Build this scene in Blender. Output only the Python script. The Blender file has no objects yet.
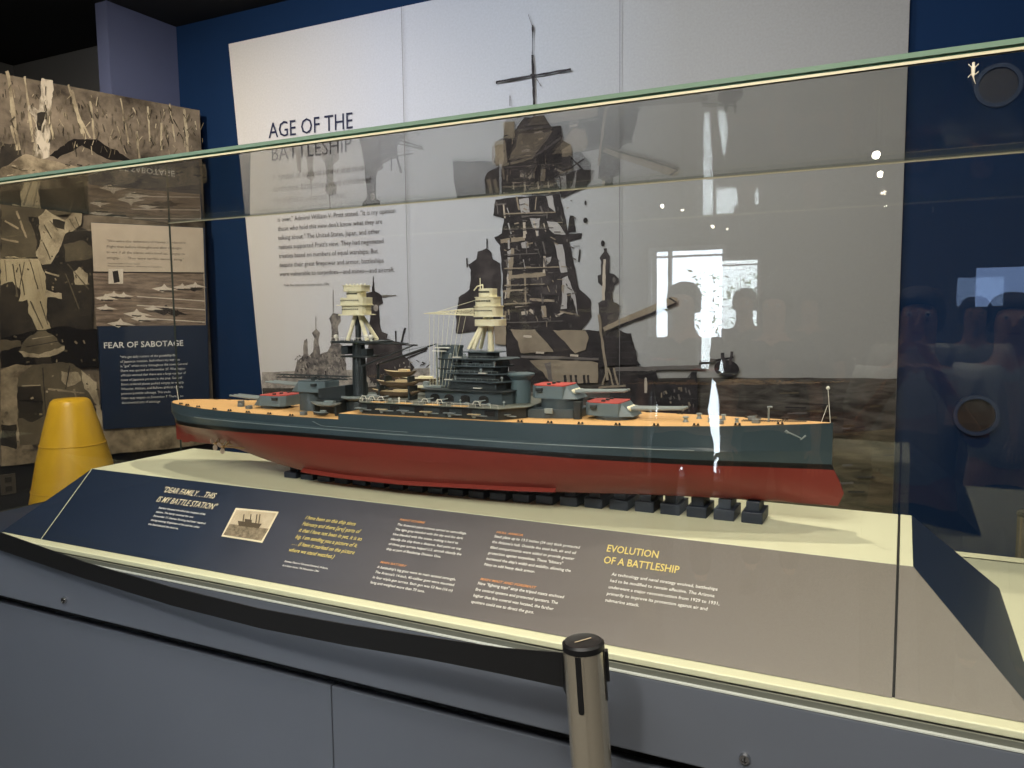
import bpy, bmesh, random
from math import *
from mathutils import Vector, Matrix
random.seed(7)
SC = bpy.context.scene
COL = SC.collection
# ------------------------------------------------------------------ camera frame
F = 790.7; H = 1.55
def _n(v): return Vector(v).normalized()
def cdir(px, py): return Vector(((px-512)/F, -(py-384)/F, -1.0))
wx = -cdir(-1090, 328).normalized()
wy = cdir(905, 305); wy = (wy - wx*wy.dot(wx)).normalized()
wz = wx.cross(wy)
def ray(px, py):
    d = cdir(px, py); return Vector((d.dot(wx), d.dot(wy), d.dot(wz)))
CAM = Vector((0, 0, H))
def onY(px, py, Y):
    d = ray(px, py); return CAM + d*(Y/d.y)
def onZ(px, py, Z):
    d = ray(px, py); return CAM + d*((Z-H)/d.z)
def onP(px, py, P, N):
    d = ray(px, py); return CAM + d*((P-CAM).dot(N)/d.dot(N))
cam = bpy.data.cameras.new('camera'); co = bpy.data.objects.new('camera', cam); COL.objects.link(co)
R = Matrix((wx, wy, wz))            # rows: world axes in camera space -> camera-to-world
co.matrix_world = Matrix.Translation(CAM) @ R.to_4x4()
cam.sensor_width = 36; cam.lens = F/1024*36; cam.clip_start = .02; cam.clip_end = 100
SC.camera = co
# ------------------------------------------------------------------ materials
def lin(c):
    c = c/255
    return c/12.92 if c <= .04045 else ((c+.055)/1.055)**2.4
def L(c): return (lin(c[0]), lin(c[1]), lin(c[2]), 1)
MC = {}
def mat(name, rgb, rough=.5, metal=0, noise=0, nscale=20, bump=0, spec=.5, emit=0, coat=0, stretch=None):
    if name in MC: return MC[name]
    m = bpy.data.materials.new(name); m.use_nodes = True
    nt = m.node_tree; b = nt.nodes['Principled BSDF']
    b.inputs['Base Color'].default_value = L(rgb); b.inputs['Roughness'].default_value = rough
    b.inputs['Metallic'].default_value = metal; b.inputs['Specular IOR Level'].default_value = spec
    b.inputs['Coat Weight'].default_value = coat
    if emit:
        b.inputs['Emission Color'].default_value = L(rgb); b.inputs['Emission Strength'].default_value = emit
    if noise or bump:
        tc = nt.nodes.new('ShaderNodeTexCoord'); mp = nt.nodes.new('ShaderNodeMapping')
        if stretch: mp.inputs['Scale'].default_value = stretch
        nz = nt.nodes.new('ShaderNodeTexNoise'); nz.inputs['Scale'].default_value = nscale; nz.inputs['Detail'].default_value = 5
        nt.links.new(tc.outputs['Object'], mp.inputs[0]); nt.links.new(mp.outputs[0], nz.inputs['Vector'])
        if noise:
            mr = nt.nodes.new('ShaderNodeMapRange'); mr.inputs['From Min'].default_value = .3; mr.inputs['From Max'].default_value = .7
            mr.inputs['To Min'].default_value = 1-noise; mr.inputs['To Max'].default_value = 1+noise
            mx = nt.nodes.new('ShaderNodeVectorMath'); mx.operation = 'SCALE'; mx.inputs[0].default_value = L(rgb)[:3]
            nt.links.new(nz.outputs['Fac'], mr.inputs['Value']); nt.links.new(mr.outputs[0], mx.inputs['Scale'])
            nt.links.new(mx.outputs[0], b.inputs['Base Color'])
        if bump:
            bp = nt.nodes.new('ShaderNodeBump'); bp.inputs['Strength'].default_value = bump; bp.inputs['Distance'].default_value = .01
            nt.links.new(nz.outputs['Fac'], bp.inputs['Height']); nt.links.new(bp.outputs[0], b.inputs['Normal'])
    MC[name] = m; return m
def ramp_mat(name, stops, axis='X', lo=0, hi=1, rough=.45, noise=.06, nscale=400, spec=.4):
    """colour gradient along an object-space axis"""
    m = bpy.data.materials.new(name); m.use_nodes = True; nt = m.node_tree; b = nt.nodes['Principled BSDF']
    b.inputs['Roughness'].default_value = rough; b.inputs['Specular IOR Level'].default_value = spec
    tc = nt.nodes.new('ShaderNodeTexCoord'); sx = nt.nodes.new('ShaderNodeSeparateXYZ')
    nt.links.new(tc.outputs['Object'], sx.inputs[0])
    mr = nt.nodes.new('ShaderNodeMapRange'); mr.inputs['From Min'].default_value = lo; mr.inputs['From Max'].default_value = hi
    nt.links.new(sx.outputs[axis], mr.inputs['Value'])
    r = nt.nodes.new('ShaderNodeValToRGB'); cr = r.color_ramp
    while len(cr.elements) < len(stops): cr.elements.new(.5)
    for e, (p, c) in zip(cr.elements, stops): e.position = p; e.color = L(c)
    nt.links.new(mr.outputs[0], r.inputs[0])
    nz = nt.nodes.new('ShaderNodeTexNoise'); nz.inputs['Scale'].default_value = nscale; nz.inputs['Detail'].default_value = 3
    nt.links.new(tc.outputs['Object'], nz.inputs['Vector'])
    m2 = nt.nodes.new('ShaderNodeMapRange'); m2.inputs['From Min'].default_value = .3; m2.inputs['From Max'].default_value = .7
    m2.inputs['To Min'].default_value = 1-noise; m2.inputs['To Max'].default_value = 1+noise
    nt.links.new(nz.outputs['Fac'], m2.inputs['Value'])
    mx = nt.nodes.new('ShaderNodeVectorMath'); mx.operation = 'SCALE'
    nt.links.new(r.outputs[0], mx.inputs[0]); nt.links.new(m2.outputs[0], mx.inputs['Scale'])
    nt.links.new(mx.outputs[0], b.inputs['Base Color'])
    MC[name] = m; return m
def two_tone(name, c1, c2, scale, stretch=(1, 1, 1), lo=.4, hi=.6, rough=.7, detail=8, kind='noise', dist=0):
    """mottled print: noise between two inks"""
    m = bpy.data.materials.new(name); m.use_nodes = True; nt = m.node_tree; b = nt.nodes['Principled BSDF']
    b.inputs['Roughness'].default_value = rough; b.inputs['Specular IOR Level'].default_value = .3
    tc = nt.nodes.new('ShaderNodeTexCoord'); mp = nt.nodes.new('ShaderNodeMapping'); mp.inputs['Scale'].default_value = stretch
    nz = nt.nodes.new('ShaderNodeTexNoise'); nz.inputs['Scale'].default_value = scale; nz.inputs['Detail'].default_value = detail
    nz.inputs['Roughness'].default_value = .65; nz.inputs['Distortion'].default_value = dist
    nt.links.new(tc.outputs['Object'], mp.inputs[0]); nt.links.new(mp.outputs[0], nz.inputs['Vector'])
    r = nt.nodes.new('ShaderNodeValToRGB'); e = r.color_ramp.elements
    e[0].position = lo; e[0].color = L(c1); e[1].position = hi; e[1].color = L(c2)
    nt.links.new(nz.outputs['Fac'], r.inputs[0]); nt.links.new(r.outputs[0], b.inputs['Base Color'])
    MC[name] = m; return m
def glass_mat(name, tint):
    m = bpy.data.materials.new(name); m.use_nodes = True; nt = m.node_tree
    nt.nodes.remove(nt.nodes['Principled BSDF']); out = nt.nodes['Material Output']
    g = nt.nodes.new('ShaderNodeNewGeometry'); d = nt.nodes.new('ShaderNodeVectorMath'); d.operation = 'DOT_PRODUCT'
    nt.links.new(g.outputs['Incoming'], d.inputs[0]); nt.links.new(g.outputs['Normal'], d.inputs[1])
    def mth(op, a, bb=None):
        n = nt.nodes.new('ShaderNodeMath'); n.operation = op
        for i, v in enumerate((a, bb)):
            if v is None: continue
            if isinstance(v, (int, float)): n.inputs[i].default_value = v
            else: nt.links.new(v, n.inputs[i])
        return n.outputs[0]
    c = mth('ABSOLUTE', d.outputs['Value']); c = mth('SUBTRACT', 1.0, c); c = mth('POWER', c, 5.0)
    c = mth('MULTIPLY', c, .96); c = mth('ADD', c, .04)
    t = nt.nodes.new('ShaderNodeBsdfTransparent'); t.inputs[0].default_value = (*tint, 1)
    gl = nt.nodes.new('ShaderNodeBsdfGlossy'); gl.inputs['Roughness'].default_value = 0
    mx = nt.nodes.new('ShaderNodeMixShader'); nt.links.new(c, mx.inputs[0]); nt.links.new(t.outputs[0], mx.inputs[1]); nt.links.new(gl.outputs[0], mx.inputs[2])
    nt.links.new(mx.outputs[0], out.inputs[0]); MC[name] = m; return m
# ------------------------------------------------------------------ mesh builder
class MB:
    def __init__(s): s.v = []; s.f = []; s.m = []; s.ms = []
    def mi(s, m):
        if m is None: return 0
        if m not in s.ms: s.ms.append(m)
        return s.ms.index(m)
    def add(s, vs, fs, m=None):
        o = len(s.v); i = s.mi(m)
        s.v += [tuple(v) for v in vs]; s.f += [[a+o for a in f] for f in fs]; s.m += [i]*len(fs); return s
    def box(s, a, b, m=None):
        x0, y0, z0 = a; x1, y1, z1 = b
        vs = [(x0,y0,z0),(x1,y0,z0),(x1,y1,z0),(x0,y1,z0),(x0,y0,z1),(x1,y0,z1),(x1,y1,z1),(x0,y1,z1)]
        return s.add(vs, [(0,3,2,1),(4,5,6,7),(0,1,5,4),(1,2,6,5),(2,3,7,6),(3,0,4,7)], m)
    def cbox(s, c, d, m=None): return s.box([c[i]-d[i]/2 for i in range(3)], [c[i]+d[i]/2 for i in range(3)], m)
    def prism(s, pts, off, m=None):
        """pts: 3D polygon, off: extrusion vector"""
        n = len(pts); p = [Vector(q) for q in pts]; q = [a+Vector(off) for a in p]
        return s.add(p+q, [list(range(n))[::-1], list(range(n, 2*n))]+[(i, (i+1) % n, n+(i+1) % n, n+i) for i in range(n)], m)
    def cyl(s, a, b, r0, r1=None, n=12, m=None, caps=True):
        r1 = r0 if r1 is None else r1; a = Vector(a); b = Vector(b); d = (b-a).normalized()
        u = d.orthogonal().normalized(); w = d.cross(u); vs = []
        for (p, r) in ((a, r0), (b, r1)):
            for i in range(n):
                t = 2*pi*i/n; vs.append(p+u*cos(t)*r+w*sin(t)*r)
        fs = [(i, (i+1) % n, n+(i+1) % n, n+i) for i in range(n)]
        if caps: fs += [list(range(n))[::-1], list(range(n, 2*n))]
        return s.add(vs, fs, m)
    def lathe(s, c, prof, n=24, m=None, sx=1, sy=1):
        vs = []; fs = []; k = len(prof)
        for (r, z) in prof:
            for i in range(n):
                t = 2*pi*i/n; vs.append((c[0]+r*cos(t)*sx, c[1]+r*sin(t)*sy, c[2]+z))
        for j in range(k-1):
            for i in range(n): fs.append((j*n+i, j*n+(i+1) % n, (j+1)*n+(i+1) % n, (j+1)*n+i))
        fs += [list(range(n))[::-1], list(range((k-1)*n, k*n))]
        return s.add(vs, fs, m)
    def tube(s, pts, r, n=6, m=None):
        for a, b in zip(pts, pts[1:]): s.cyl(a, b, r, n=n, m=m)
        return s
    def flat(s, pts, m=None): return s.add(pts, [list(range(len(pts)))], m)
    def build(s, name, material=None, parent=None, smooth=False, bevel=0, recalc=True):
        me = bpy.data.meshes.new(name); me.from_pydata(s.v, [], s.f)
        ms = s.ms if s.ms else [material]
        for m in ms: me.materials.append(m)
        if s.ms:
            for p, i in zip(me.polygons, s.m): p.material_index = i
        if recalc:
            bm = bmesh.new(); bm.from_mesh(me); bmesh.ops.recalc_face_normals(bm, faces=bm.faces); bm.to_mesh(me); bm.free()
        if smooth:
            for p in me.polygons: p.use_smooth = True
        o = bpy.data.objects.new(name, me); COL.objects.link(o)
        if parent: o.parent = parent
        if bevel:
            bv = o.modifiers.new('bevel', 'BEVEL'); bv.width = bevel; bv.segments = 2; bv.limit_method = 'ANGLE'
        if smooth:
            try:
                me.set_sharp_from_angle(angle=radians(35))
            except Exception: pass
        return o
def empty(name, loc, label, cat, group=None):
    o = bpy.data.objects.new(name, None); COL.objects.link(o); o.location = loc; o.empty_display_size = .1
    o['label'] = label; o['category'] = cat
    if group: o['group'] = group
    return o
def tag(o, label, cat, group=None):
    o['label'] = label; o['category'] = cat
    if group: o['group'] = group
    return o
def struct(o): o['kind'] = 'structure'; return o
def reparent(o, p):
    """child keeps its world place although built in world coordinates"""
    o.parent = p; o.matrix_parent_inverse = Matrix.Translation(-p.location); return o
# ------------------------------------------------------------------ lettering
TC = {}
def text_mesh(s, shear=0, bold=0):
    k = (s, shear, bold)
    if k in TC: return TC[k]
    c = bpy.data.curves.new('t', 'FONT'); c.body = s; c.size = 1; c.shear = shear; c.offset = bold; c.resolution_u = 2
    o = bpy.data.objects.new('t', c); COL.objects.link(o)
    dg = bpy.context.evaluated_depsgraph_get(); me = bpy.data.meshes.new_from_object(o.evaluated_get(dg))
    vs = [(v.co.x, v.co.y) for v in me.vertices]; fs = [list(p.vertices) for p in me.polygons]
    bpy.data.objects.remove(o); bpy.data.meshes.remove(me); bpy.data.curves.remove(c)
    w = max([v[0] for v in vs] or [1])
    TC[k] = (vs, fs, w); return TC[k]
def put_text(mb, s, O, ex, ey, size_x, size_y, m, shear=0, bold=0):
    """ex, ey unit vectors in the surface; size_x/size_y: font size"""
    vs, fs, w = text_mesh(s, shear, bold)
    mb.add([O+ex*(x*size_x)+ey*(y*size_y) for x, y in vs], fs, m)
def line_text(mb, s, pl, pr, h, m, plane, shear=0, bold=0, capratio=.73, nrm=None, off=.0012):
    """one line from pixel baseline-left to baseline-right, cap height h metres"""
    a = plane(*pl); b = plane(*pr); ex = (b-a); W = ex.length; ex.normalize()
    n = Vector(nrm); ey = n.cross(ex).normalized()
    if ey.z < 0: ey = -ey
    vs, fs, w = text_mesh(s, shear, bold)
    put_text(mb, s, a+n*off, ex, ey, W/w, h/capratio, m, shear, bold)
def para(mb, lines, O, ex, ey, width, pitch, m, shear=0, bold=0, fy=.78):
    ws = [text_mesh(l, shear, bold)[2] for l in lines if l]; sx = width/max(ws)
    for i, l in enumerate(lines):
        if l: put_text(mb, l, O-ey*(i*pitch), ex, ey, sx, pitch*fy, m, shear, bold)
# ------------------------------------------------------------------ shared colours
cream = mat('cream_laminate', (210, 211, 180), .45, noise=.03, nscale=6)
slate = mat('slate_blue_powder_coat', (92, 97, 105), .42, noise=.03, nscale=4, spec=.5)
navyp = mat('navy_print', (34, 46, 66), .4)
black = mat('black_gap', (8, 8, 9), .7)
steel = mat('brushed_steel', (214, 205, 184), .26, .85, noise=.12, nscale=10, stretch=(1, 1, .05))
blackpl = mat('black_plastic', (14, 14, 15), .4)
chrome = mat('chrome', (190, 190, 190), .15, 1)
# ================================================================== ROOM
MY = 3.90; WY = 3.94; CZ = 3.46
bluewall = mat('deep_blue_wall_paint', (12, 40, 74), .85, noise=.05, nscale=3, spec=.2)
XL, XR, YB = -6.2, 3.4, -4.2
struct(MB().box((XL, YB, -.1), (XR, WY+.2, 0)).build('floor', mat('grey_carpet', (96, 94, 92), .9, noise=.2, nscale=60)))
struct(MB().box((XL, YB, CZ), (XR, WY+.2, CZ+.1)).build('ceiling', mat('black_ceiling', (16, 16, 17), .9)))
XB = onY(106, 60, WY).x
struct(MB().box((XB, WY, 0), (XR, WY+.15, CZ)).build('wall_back', bluewall))
struct(MB().box((XL, WY, 0), (XB, WY+.15, CZ)).build('wall_back_charcoal', mat('charcoal_paint', (104, 104, 104), .9)))
struct(MB().box((XR, YB, 0), (XR+.15, WY+.15, CZ)).build('wall_right', mat('dark_grey_paint', (60, 62, 68), .8)))
struct(MB().box((XL-.15, YB, 0), (XL, WY+.15, CZ)).build('wall_left', mat('charcoal_paint', (104, 104, 104), .9)))
# rear wall (behind the viewer) with the window that mirrors in the glass
GY = 1.30
def refl(px, py, Y): 
    p = onY(px, py, 2*GY-Y); return Vector((p.x, Y, p.z))
wa = refl(652, 251, YB); wb = refl(722, 322, YB)
wx0, wx1, wz1, wz0 = wa.x, wb.x, wa.z, .08
rw = MB()
t = .15
rw.box((XL, YB-t, 0), (wx0, YB, CZ)); rw.box((wx1, YB-t, 0), (XR, YB, CZ))
rw.box((wx0, YB-t, 0), (wx1, YB, wz0)); rw.box((wx0, YB-t, wz1), (wx1, YB, CZ))
struct(rw.build('wall_front', mat('warm_grey_paint', (120, 114, 106), .85)))
wf = MB(); fw = .025
wf.box((wx0-fw, YB-.1, wz0-fw), (wx0, YB+.03, wz1+fw)); wf.box((wx1, YB-.1, wz0-fw), (wx1+fw, YB+.03, wz1+fw))
wf.box((wx0, YB-.1, wz0-fw), (wx1, YB+.03, wz0)); wf.box((wx0, YB-.1, wz1), (wx1, YB+.03, wz1+fw))
wf.box((wx0+(wx1-wx0)*.22, YB-.08, wz0), (wx0+(wx1-wx0)*.26, YB-.02, wz1)); wf.box((wx0, YB-.08, wz1-.06), (wx1, YB-.02, wz1-.045))
struct(wf.build('window_1', mat('window_frame_white', (190, 190, 190), .5)))
sky = MB().box((wx0-2.5, YB-3.1, -.5), (wx1+2.5, YB-3, 5)).build('sky_backdrop', mat('sky_backdrop_glow', (225, 240, 255), 1, emit=10))  # glowing backdrop added outside the window to give the bright sky
struct(sky)
# tree outside the window
leafm = mat('leaf_green', (140, 190, 60), .6, noise=.3, nscale=10)
tr = empty('tree', ((wx0+wx1)/2+.2, YB-1.2, 0), 'leafy green tree outside the window mirrored in the glass', 'tree')
lf = MB()
for i in range(520):
    a = random.uniform(0, 2*pi); rr = random.random()**.5*.75
    c = Vector((.1+rr*cos(a), random.uniform(-.3, .3), wz1-.45+rr*sin(a)*.55))
    u = Vector((random.uniform(-1, 1), random.uniform(-1, 1), random.uniform(-1, 1))).normalized(); w = u.orthogonal().normalized()
    s_ = random.uniform(.02, .04)
    lf.flat([c-u*s_, c+w*s_*.5, c+u*s_, c-w*s_*.5])
lf.build('foliage', leafm, tr, recalc=False)
MB().cyl((.25, 0, 0), (.25, 0, 1.5), .06, .03).cyl((.25, 0, 1.2), (.6, 0, 1.9), .025, .01).cyl((.25, 0, 1.3), (-.1, 0, 1.9), .025, .01).build('trunk', mat('bark', (80, 66, 52), .9, noise=.3, bump=.4), tr)
# fin wall at the upper left
fX = onY(176, 24, WY).x; fY = WY
while onY(109, 40, fY).x < fX: fY -= .01
fa = onY(97, 40, fY); fb = Vector((fX, fY, 0))
fin = MB().box((fa.x, fY, 0), (fb.x, WY, CZ)).build('wall_fin', mat('slate_violet_paint', (92, 98, 128), .6, noise=.03, nscale=3))
struct(fin)
# ------------------------------------------------------------------ left photo wall (slightly turned)
dR = ray(207, 300); dL = ray(0, 300)
LR = CAM+dR*(3.86/dR.y); LR.z = 0
Y0 = 2.70; LL = CAM+dL*(Y0/dL.y); LL.z = 0
ldir = (LR-LL).normalized(); lnrm = Vector((ldir.y, -ldir.x, 0))     # towards the viewer's side (+X)
if lnrm.x < 0: lnrm = -lnrm
def onLw(px, py, off=0): return onP(px, py, LR+lnrm*off, lnrm)
ztop = onLw(145, 100.5).z; zbot = onLw(0, 465).z
LL2 = LL-ldir*1.6
zt_r = onLw(205, 113.3).z; zt_l = onLw(0, 69.6).z
slope_t = (zt_r-zt_l)/(LR-LL).length
def quadwall(mb, A, B, z0, z1, th, m=None):
    mb.prism([(A.x, A.y, z0), (B.x, B.y, z0), (B.x, B.y, z1), (A.x, A.y, z1)], -lnrm*th, m)
pw = MB(); quadwall(pw, LL2, LR, 0, ztop, .12)
struct(pw.build('wall_photo', mat('black_wainscot', (24, 23, 22), .7)))
# murals ------------------------------------------------------------
def print_mat(n, c, g=.10, sc=14): return mat(n, c, .75, noise=g, nscale=sc, spec=.2)
# ---- sepia trench photograph
sep_bg = two_tone('sepia_woods', (52, 44, 36), (150, 134, 114), 3.2, (1, 1, 1.2), .36, .68)
sep_l = two_tone('sepia_light', (128, 114, 92), (192, 176, 146), 9, lo=.35, hi=.6)
sep_t = two_tone('sepia_trousers', (150, 134, 104), (196, 180, 146), 5, (1, 1, .5), .3, .6)
sep_m = two_tone('sepia_mid', (72, 64, 50), (118, 106, 84), 5, lo=.3, hi=.7)
sep_d = two_tone('sepia_dark', (34, 29, 24), (70, 62, 50), 5, lo=.35, hi=.7)
sep_k = print_mat('sepia_black', (26, 22, 19), .2)
sep_g = two_tone('sepia_ground', (96, 84, 66), (186, 168, 138), 7, lo=.35, hi=.65)
sep_s = two_tone('sepia_bark', (110, 98, 80), (206, 192, 170), 16, (1, 1, .4), lo=.4, hi=.55)
photo = empty('photo_mural', ((LL+LR)/2+Vector((0, 0, zbot))+lnrm*.02, )[0], 'sepia wall mural of helmeted soldiers in a wooded trench behind the yellow cone', 'mural')
bd = MB(); A = LL2; B = LR
bd.prism([(A.x, A.y, zbot), (B.x, B.y, zbot), (B.x, B.y, ztop-.004), (A.x, A.y, ztop-.004)], lnrm*.02)
reparent(bd.build('board', sep_bg), photo)
class Print:
    def __init__(s, fn, nrm, base): s.fn = fn; s.n = Vector(nrm); s.k = 0; s.mb = MB(); s.base = base; s.jit = 0
    def poly(s, pts, m, cr=None):
        s.k += 1; off = s.base+.00004*s.k
        if cr: pts = [(cr[0]+x/cr[2], cr[1]+y/cr[2]) for x, y in pts]
        if s.jit: pts = s.rough(pts)
        s.mb.flat([s.fn(x, y)+s.n*off for x, y in pts], m)
    def rough(s, pts):
        out = []; n = len(pts)
        for i in range(n):
            a = Vector(pts[i]); b = Vector(pts[(i+1) % n]); d = b-a; L0 = d.length
            out.append(tuple(a))
            if L0 < 5: continue
            q = Vector((-d.y, d.x))/L0; k = min(14, int(L0/3.2)); w = 0
            for j in range(1, k):
                w = w*.6+random.uniform(-1, 1)*s.jit; out.append(tuple(a+d*j/k+q*w))
        return out
    def line(s, a, b, w, m, cr=None):
        j0 = s.jit; s.jit = min(s.jit, (w/(cr[2] if cr else 1))*.18)
        if cr: a = (cr[0]+a[0]/cr[2], cr[1]+a[1]/cr[2]); b = (cr[0]+b[0]/cr[2], cr[1]+b[1]/cr[2]); w = w/cr[2]
        d = Vector((b[0]-a[0], b[1]-a[1])).normalized(); q = Vector((-d.y, d.x))*w/2
        s.poly([(a[0]+q.x, a[1]+q.y), (b[0]+q.x, b[1]+q.y), (b[0]-q.x, b[1]-q.y), (a[0]-q.x, a[1]-q.y)], m); s.jit = j0
    def ell(s, c, rx, ry, m, cr=None, n=18, rot=0):
        s.poly([(c[0]+rx*cos(2*pi*i/n)*cos(rot)-ry*sin(2*pi*i/n)*sin(rot), c[1]+rx*cos(2*pi*i/n)*sin(rot)+ry*sin(2*pi*i/n)*cos(rot)) for i in range(n)], m, cr)
P = Print(lambda x, y: onLw(x, y, .02), lnrm, .0006); P.jit = .9
c6 = (0, 60, 3.657); cL = (0, 180, 5.118); cM = (0, 320, 4.8); c7 = (0, 220, 3.073)
P.poly([(0, 445), (0, 400), (90, 345), (200, 370), (330, 400), (620, 400), (750, 380), (755, 450), (0, 520)], sep_g, c6)
P.poly([(180, 350), (270, 288), (350, 290), (430, 330), (480, 372), (400, 365), (300, 312), (210, 362)], sep_k, c6)
P.poly([(0, 300), (70, 310), (80, 350), (0, 400)], sep_d, c6)
for (a, b, w) in (((25, 40), (70, 330), 12), ((90, 60), (120, 300), 9), ((262, 110), (312, 290), 9), ((250, 90), (300, 270), 7), ((285, 200), (330, 285), 6), ((330, 150), (345, 290), 8), ((672, 180), (688, 350), 9), ((590, 230), (590, 330), 7), ((500, 260), (510, 360), 7), ((540, 170), (548, 300), 6), ((440, 140), (470, 300), 5), ((40, 240), (62, 330), 8), ((180, 220), (196, 290), 8), ((620, 160), (640, 300), 5)):
    P.line(a, b, w, sep_l, c6)
P.poly([(152, 66), (192, 74), (188, 180), (182, 260), (180, 355), (150, 362), (118, 350), (130, 250), (125, 205), (100, 180), (105, 165), (140, 185), (150, 130)], sep_s, c6)
P.poly([(135, 195), (165, 190), (150, 260), (138, 255)], sep_d, c6)
for i in range(260):
    x = random.uniform(0, 745); y = random.uniform(70+x*.16, 330); l_ = random.uniform(8, 34); a = random.gauss(1.5, .35)
    P.line((x, y), (x+l_*cos(a), y+l_*sin(a)), random.uniform(1.5, 4), random.choice((sep_l, sep_m, sep_d, sep_m)), c6)
for i in range(70):
    x = random.uniform(0, 740); y = random.uniform(375, 450); P.line((x, y), (x+random.uniform(8, 26), y+random.uniform(-6, 6)), random.uniform(2, 5), random.choice((sep_l, sep_m, sep_d)), c6)
# lower half: trench scene
P.poly([(0, 0), (120, 0), (470, 140), (470, 768), (0, 768)], sep_d, (0, 205, 5.118))
P.poly([(0, 60), (470, 30), (700, 20), (700, 160), (0, 200)], sep_m, (0, 180, 5.118))
P.poly([(0, 100), (50, 110), (140, 190), (185, 330), (180, 400), (0, 400)], sep_m, cL)
P.poly([(100, 80), (150, 20), (210, 20), (190, 60), (200, 130), (120, 130)], sep_l, cL)
P.poly([(0, 396), (190, 396), (225, 480), (235, 590), (180, 600), (90, 620), (100, 560), (60, 520), (0, 540)], sep_t, cL)
P.poly([(135, 600), (236, 580), (232, 700), (262, 768), (262, 800), (200, 790), (140, 680)], sep_t, cL)
P.line((60, 430), (85, 600), 8, sep_m, cL); P.line((120, 420), (95, 560), 5, sep_m, cL)
P.poly([(190, 190), (230, 150), (280, 185), (330, 205), (370, 165), (415, 170), (410, 230), (335, 285), (300, 350), (255, 430), (210, 435), (178, 370), (205, 300)], sep_l, cL)
P.poly([(265, 200), (330, 215), (325, 255), (270, 240)], sep_d, cL)
P.poly([(230, 560), (310, 580), (312, 610), (228, 600)], sep_l, cL)
P.poly([(330, 275), (400, 255), (470, 262), (470, 650), (420, 690), (350, 640), (300, 520), (310, 330)], sep_d, cL)
P.poly([(320, 330), (420, 310), (465, 340), (465, 400), (330, 420)], sep_m, cL)
P.poly([(370, 470), (400, 445), (445, 480), (445, 535), (380, 535)], sep_l, cL)
P.line((225, 470), (298, 492), 9, sep_l, cL)
P.poly([(0, 85), (300, 30), (470, 50), (470, 230), (0, 230)], sep_k, cM)
P.poly([(0, 95), (95, 100), (100, 125), (0, 150)], sep_m, cM)
P.poly([(0, 240), (70, 212), (150, 215), (90, 260), (80, 500), (160, 620), (0, 620)], sep_g, cM)
P.poly([(0, 500), (75, 500), (75, 620), (0, 600)], sep_d, cM)
P.poly([(80, 270), (150, 215), (230, 205), (330, 206), (390, 240), (420, 330), (450, 420), (440, 600), (90, 600), (78, 480)], sep_m, cM)
P.poly([(80, 320), (190, 315), (205, 460), (150, 490), (85, 470)], sep_d, cM)
P.poly([(290, 245), (370, 250), (385, 290), (320, 320), (290, 290)], sep_l, cM)
P.poly([(385, 240), (460, 300), (470, 420), (400, 330)], sep_l, cM)
P.poly([(450, 410), (478, 405), (500, 560), (480, 590)], sep_l, cM)
P.poly([(85, 150), (100, 118), (140, 75), (175, 54), (215, 50), (255, 75), (275, 105), (306, 122), (305, 145), (270, 165), (180, 182), (110, 178)], sep_m, cM)
P.poly([(85, 150), (180, 165), (306, 125), (305, 145), (270, 165), (180, 182), (110, 178)], sep_l, cM)
P.poly([(160, 182), (240, 176), (250, 210), (170, 215)], sep_d, cM)
for (a, b, w, m) in (((20, 410), (30, 520), 4, sep_m), ((95, 430), (120, 590), 6, sep_m), ((150, 420), (190, 560), 6, sep_m), ((190, 450), (215, 570), 4, sep_l), ((150, 620), (215, 760), 7, sep_m), ((200, 620), (240, 740), 5, sep_m), ((0, 400), (190, 400), 6, sep_d), ((20, 210), (90, 250), 9, sep_g), ((80, 160), (130, 300), 11, sep_g), ((0, 300), (90, 318), 8, sep_g), ((220, 230), (260, 300), 6, sep_m), ((215, 320), (250, 400), 6, sep_m), ((250, 210), (290, 260), 5, sep_m), ((350, 200), (385, 260), 5, sep_m), ((380, 190), (400, 240), 4, sep_m), ((340, 430), (450, 560), 5, sep_m), ((330, 480), (400, 660), 6, sep_m)):
    P.line(a, b, w, m, cL)
for (a, b, w, m) in (((120, 130), (280, 100), 4, sep_d), ((150, 90), (250, 75), 4, sep_l), ((100, 315), (190, 312), 5, sep_l), ((200, 230), (215, 460), 6, sep_d), ((330, 220), (310, 330), 5, sep_d), ((90, 385), (200, 392), 5, sep_k), ((225, 330), (400, 350), 9, sep_g), ((350, 330), (380, 450), 12, sep_g)):
    P.line(a, b, w, m, cM)
for i in range(90):
    x = random.uniform(0, 460); y = random.uniform(60, 600); l_ = random.uniform(8, 18); a = random.uniform(-.5, 2)
    P.line((x, y), (x+l_*cos(a), y+l_*sin(a)), random.uniform(5, 10), random.choice((sep_m, sep_g, sep_m)), cM if i % 2 else cL)
P.poly([(0, 610), (160, 628), (470, 560), (520, 560), (1000, 480), (1000, 590), (0, 700)], sep_g, cM)
P.poly([(480, 520), (660, 490), (1010, 420), (1010, 580), (480, 600)], sep_g, cM)
reparent(P.mb.build('print', None, recalc=False), photo)
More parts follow.
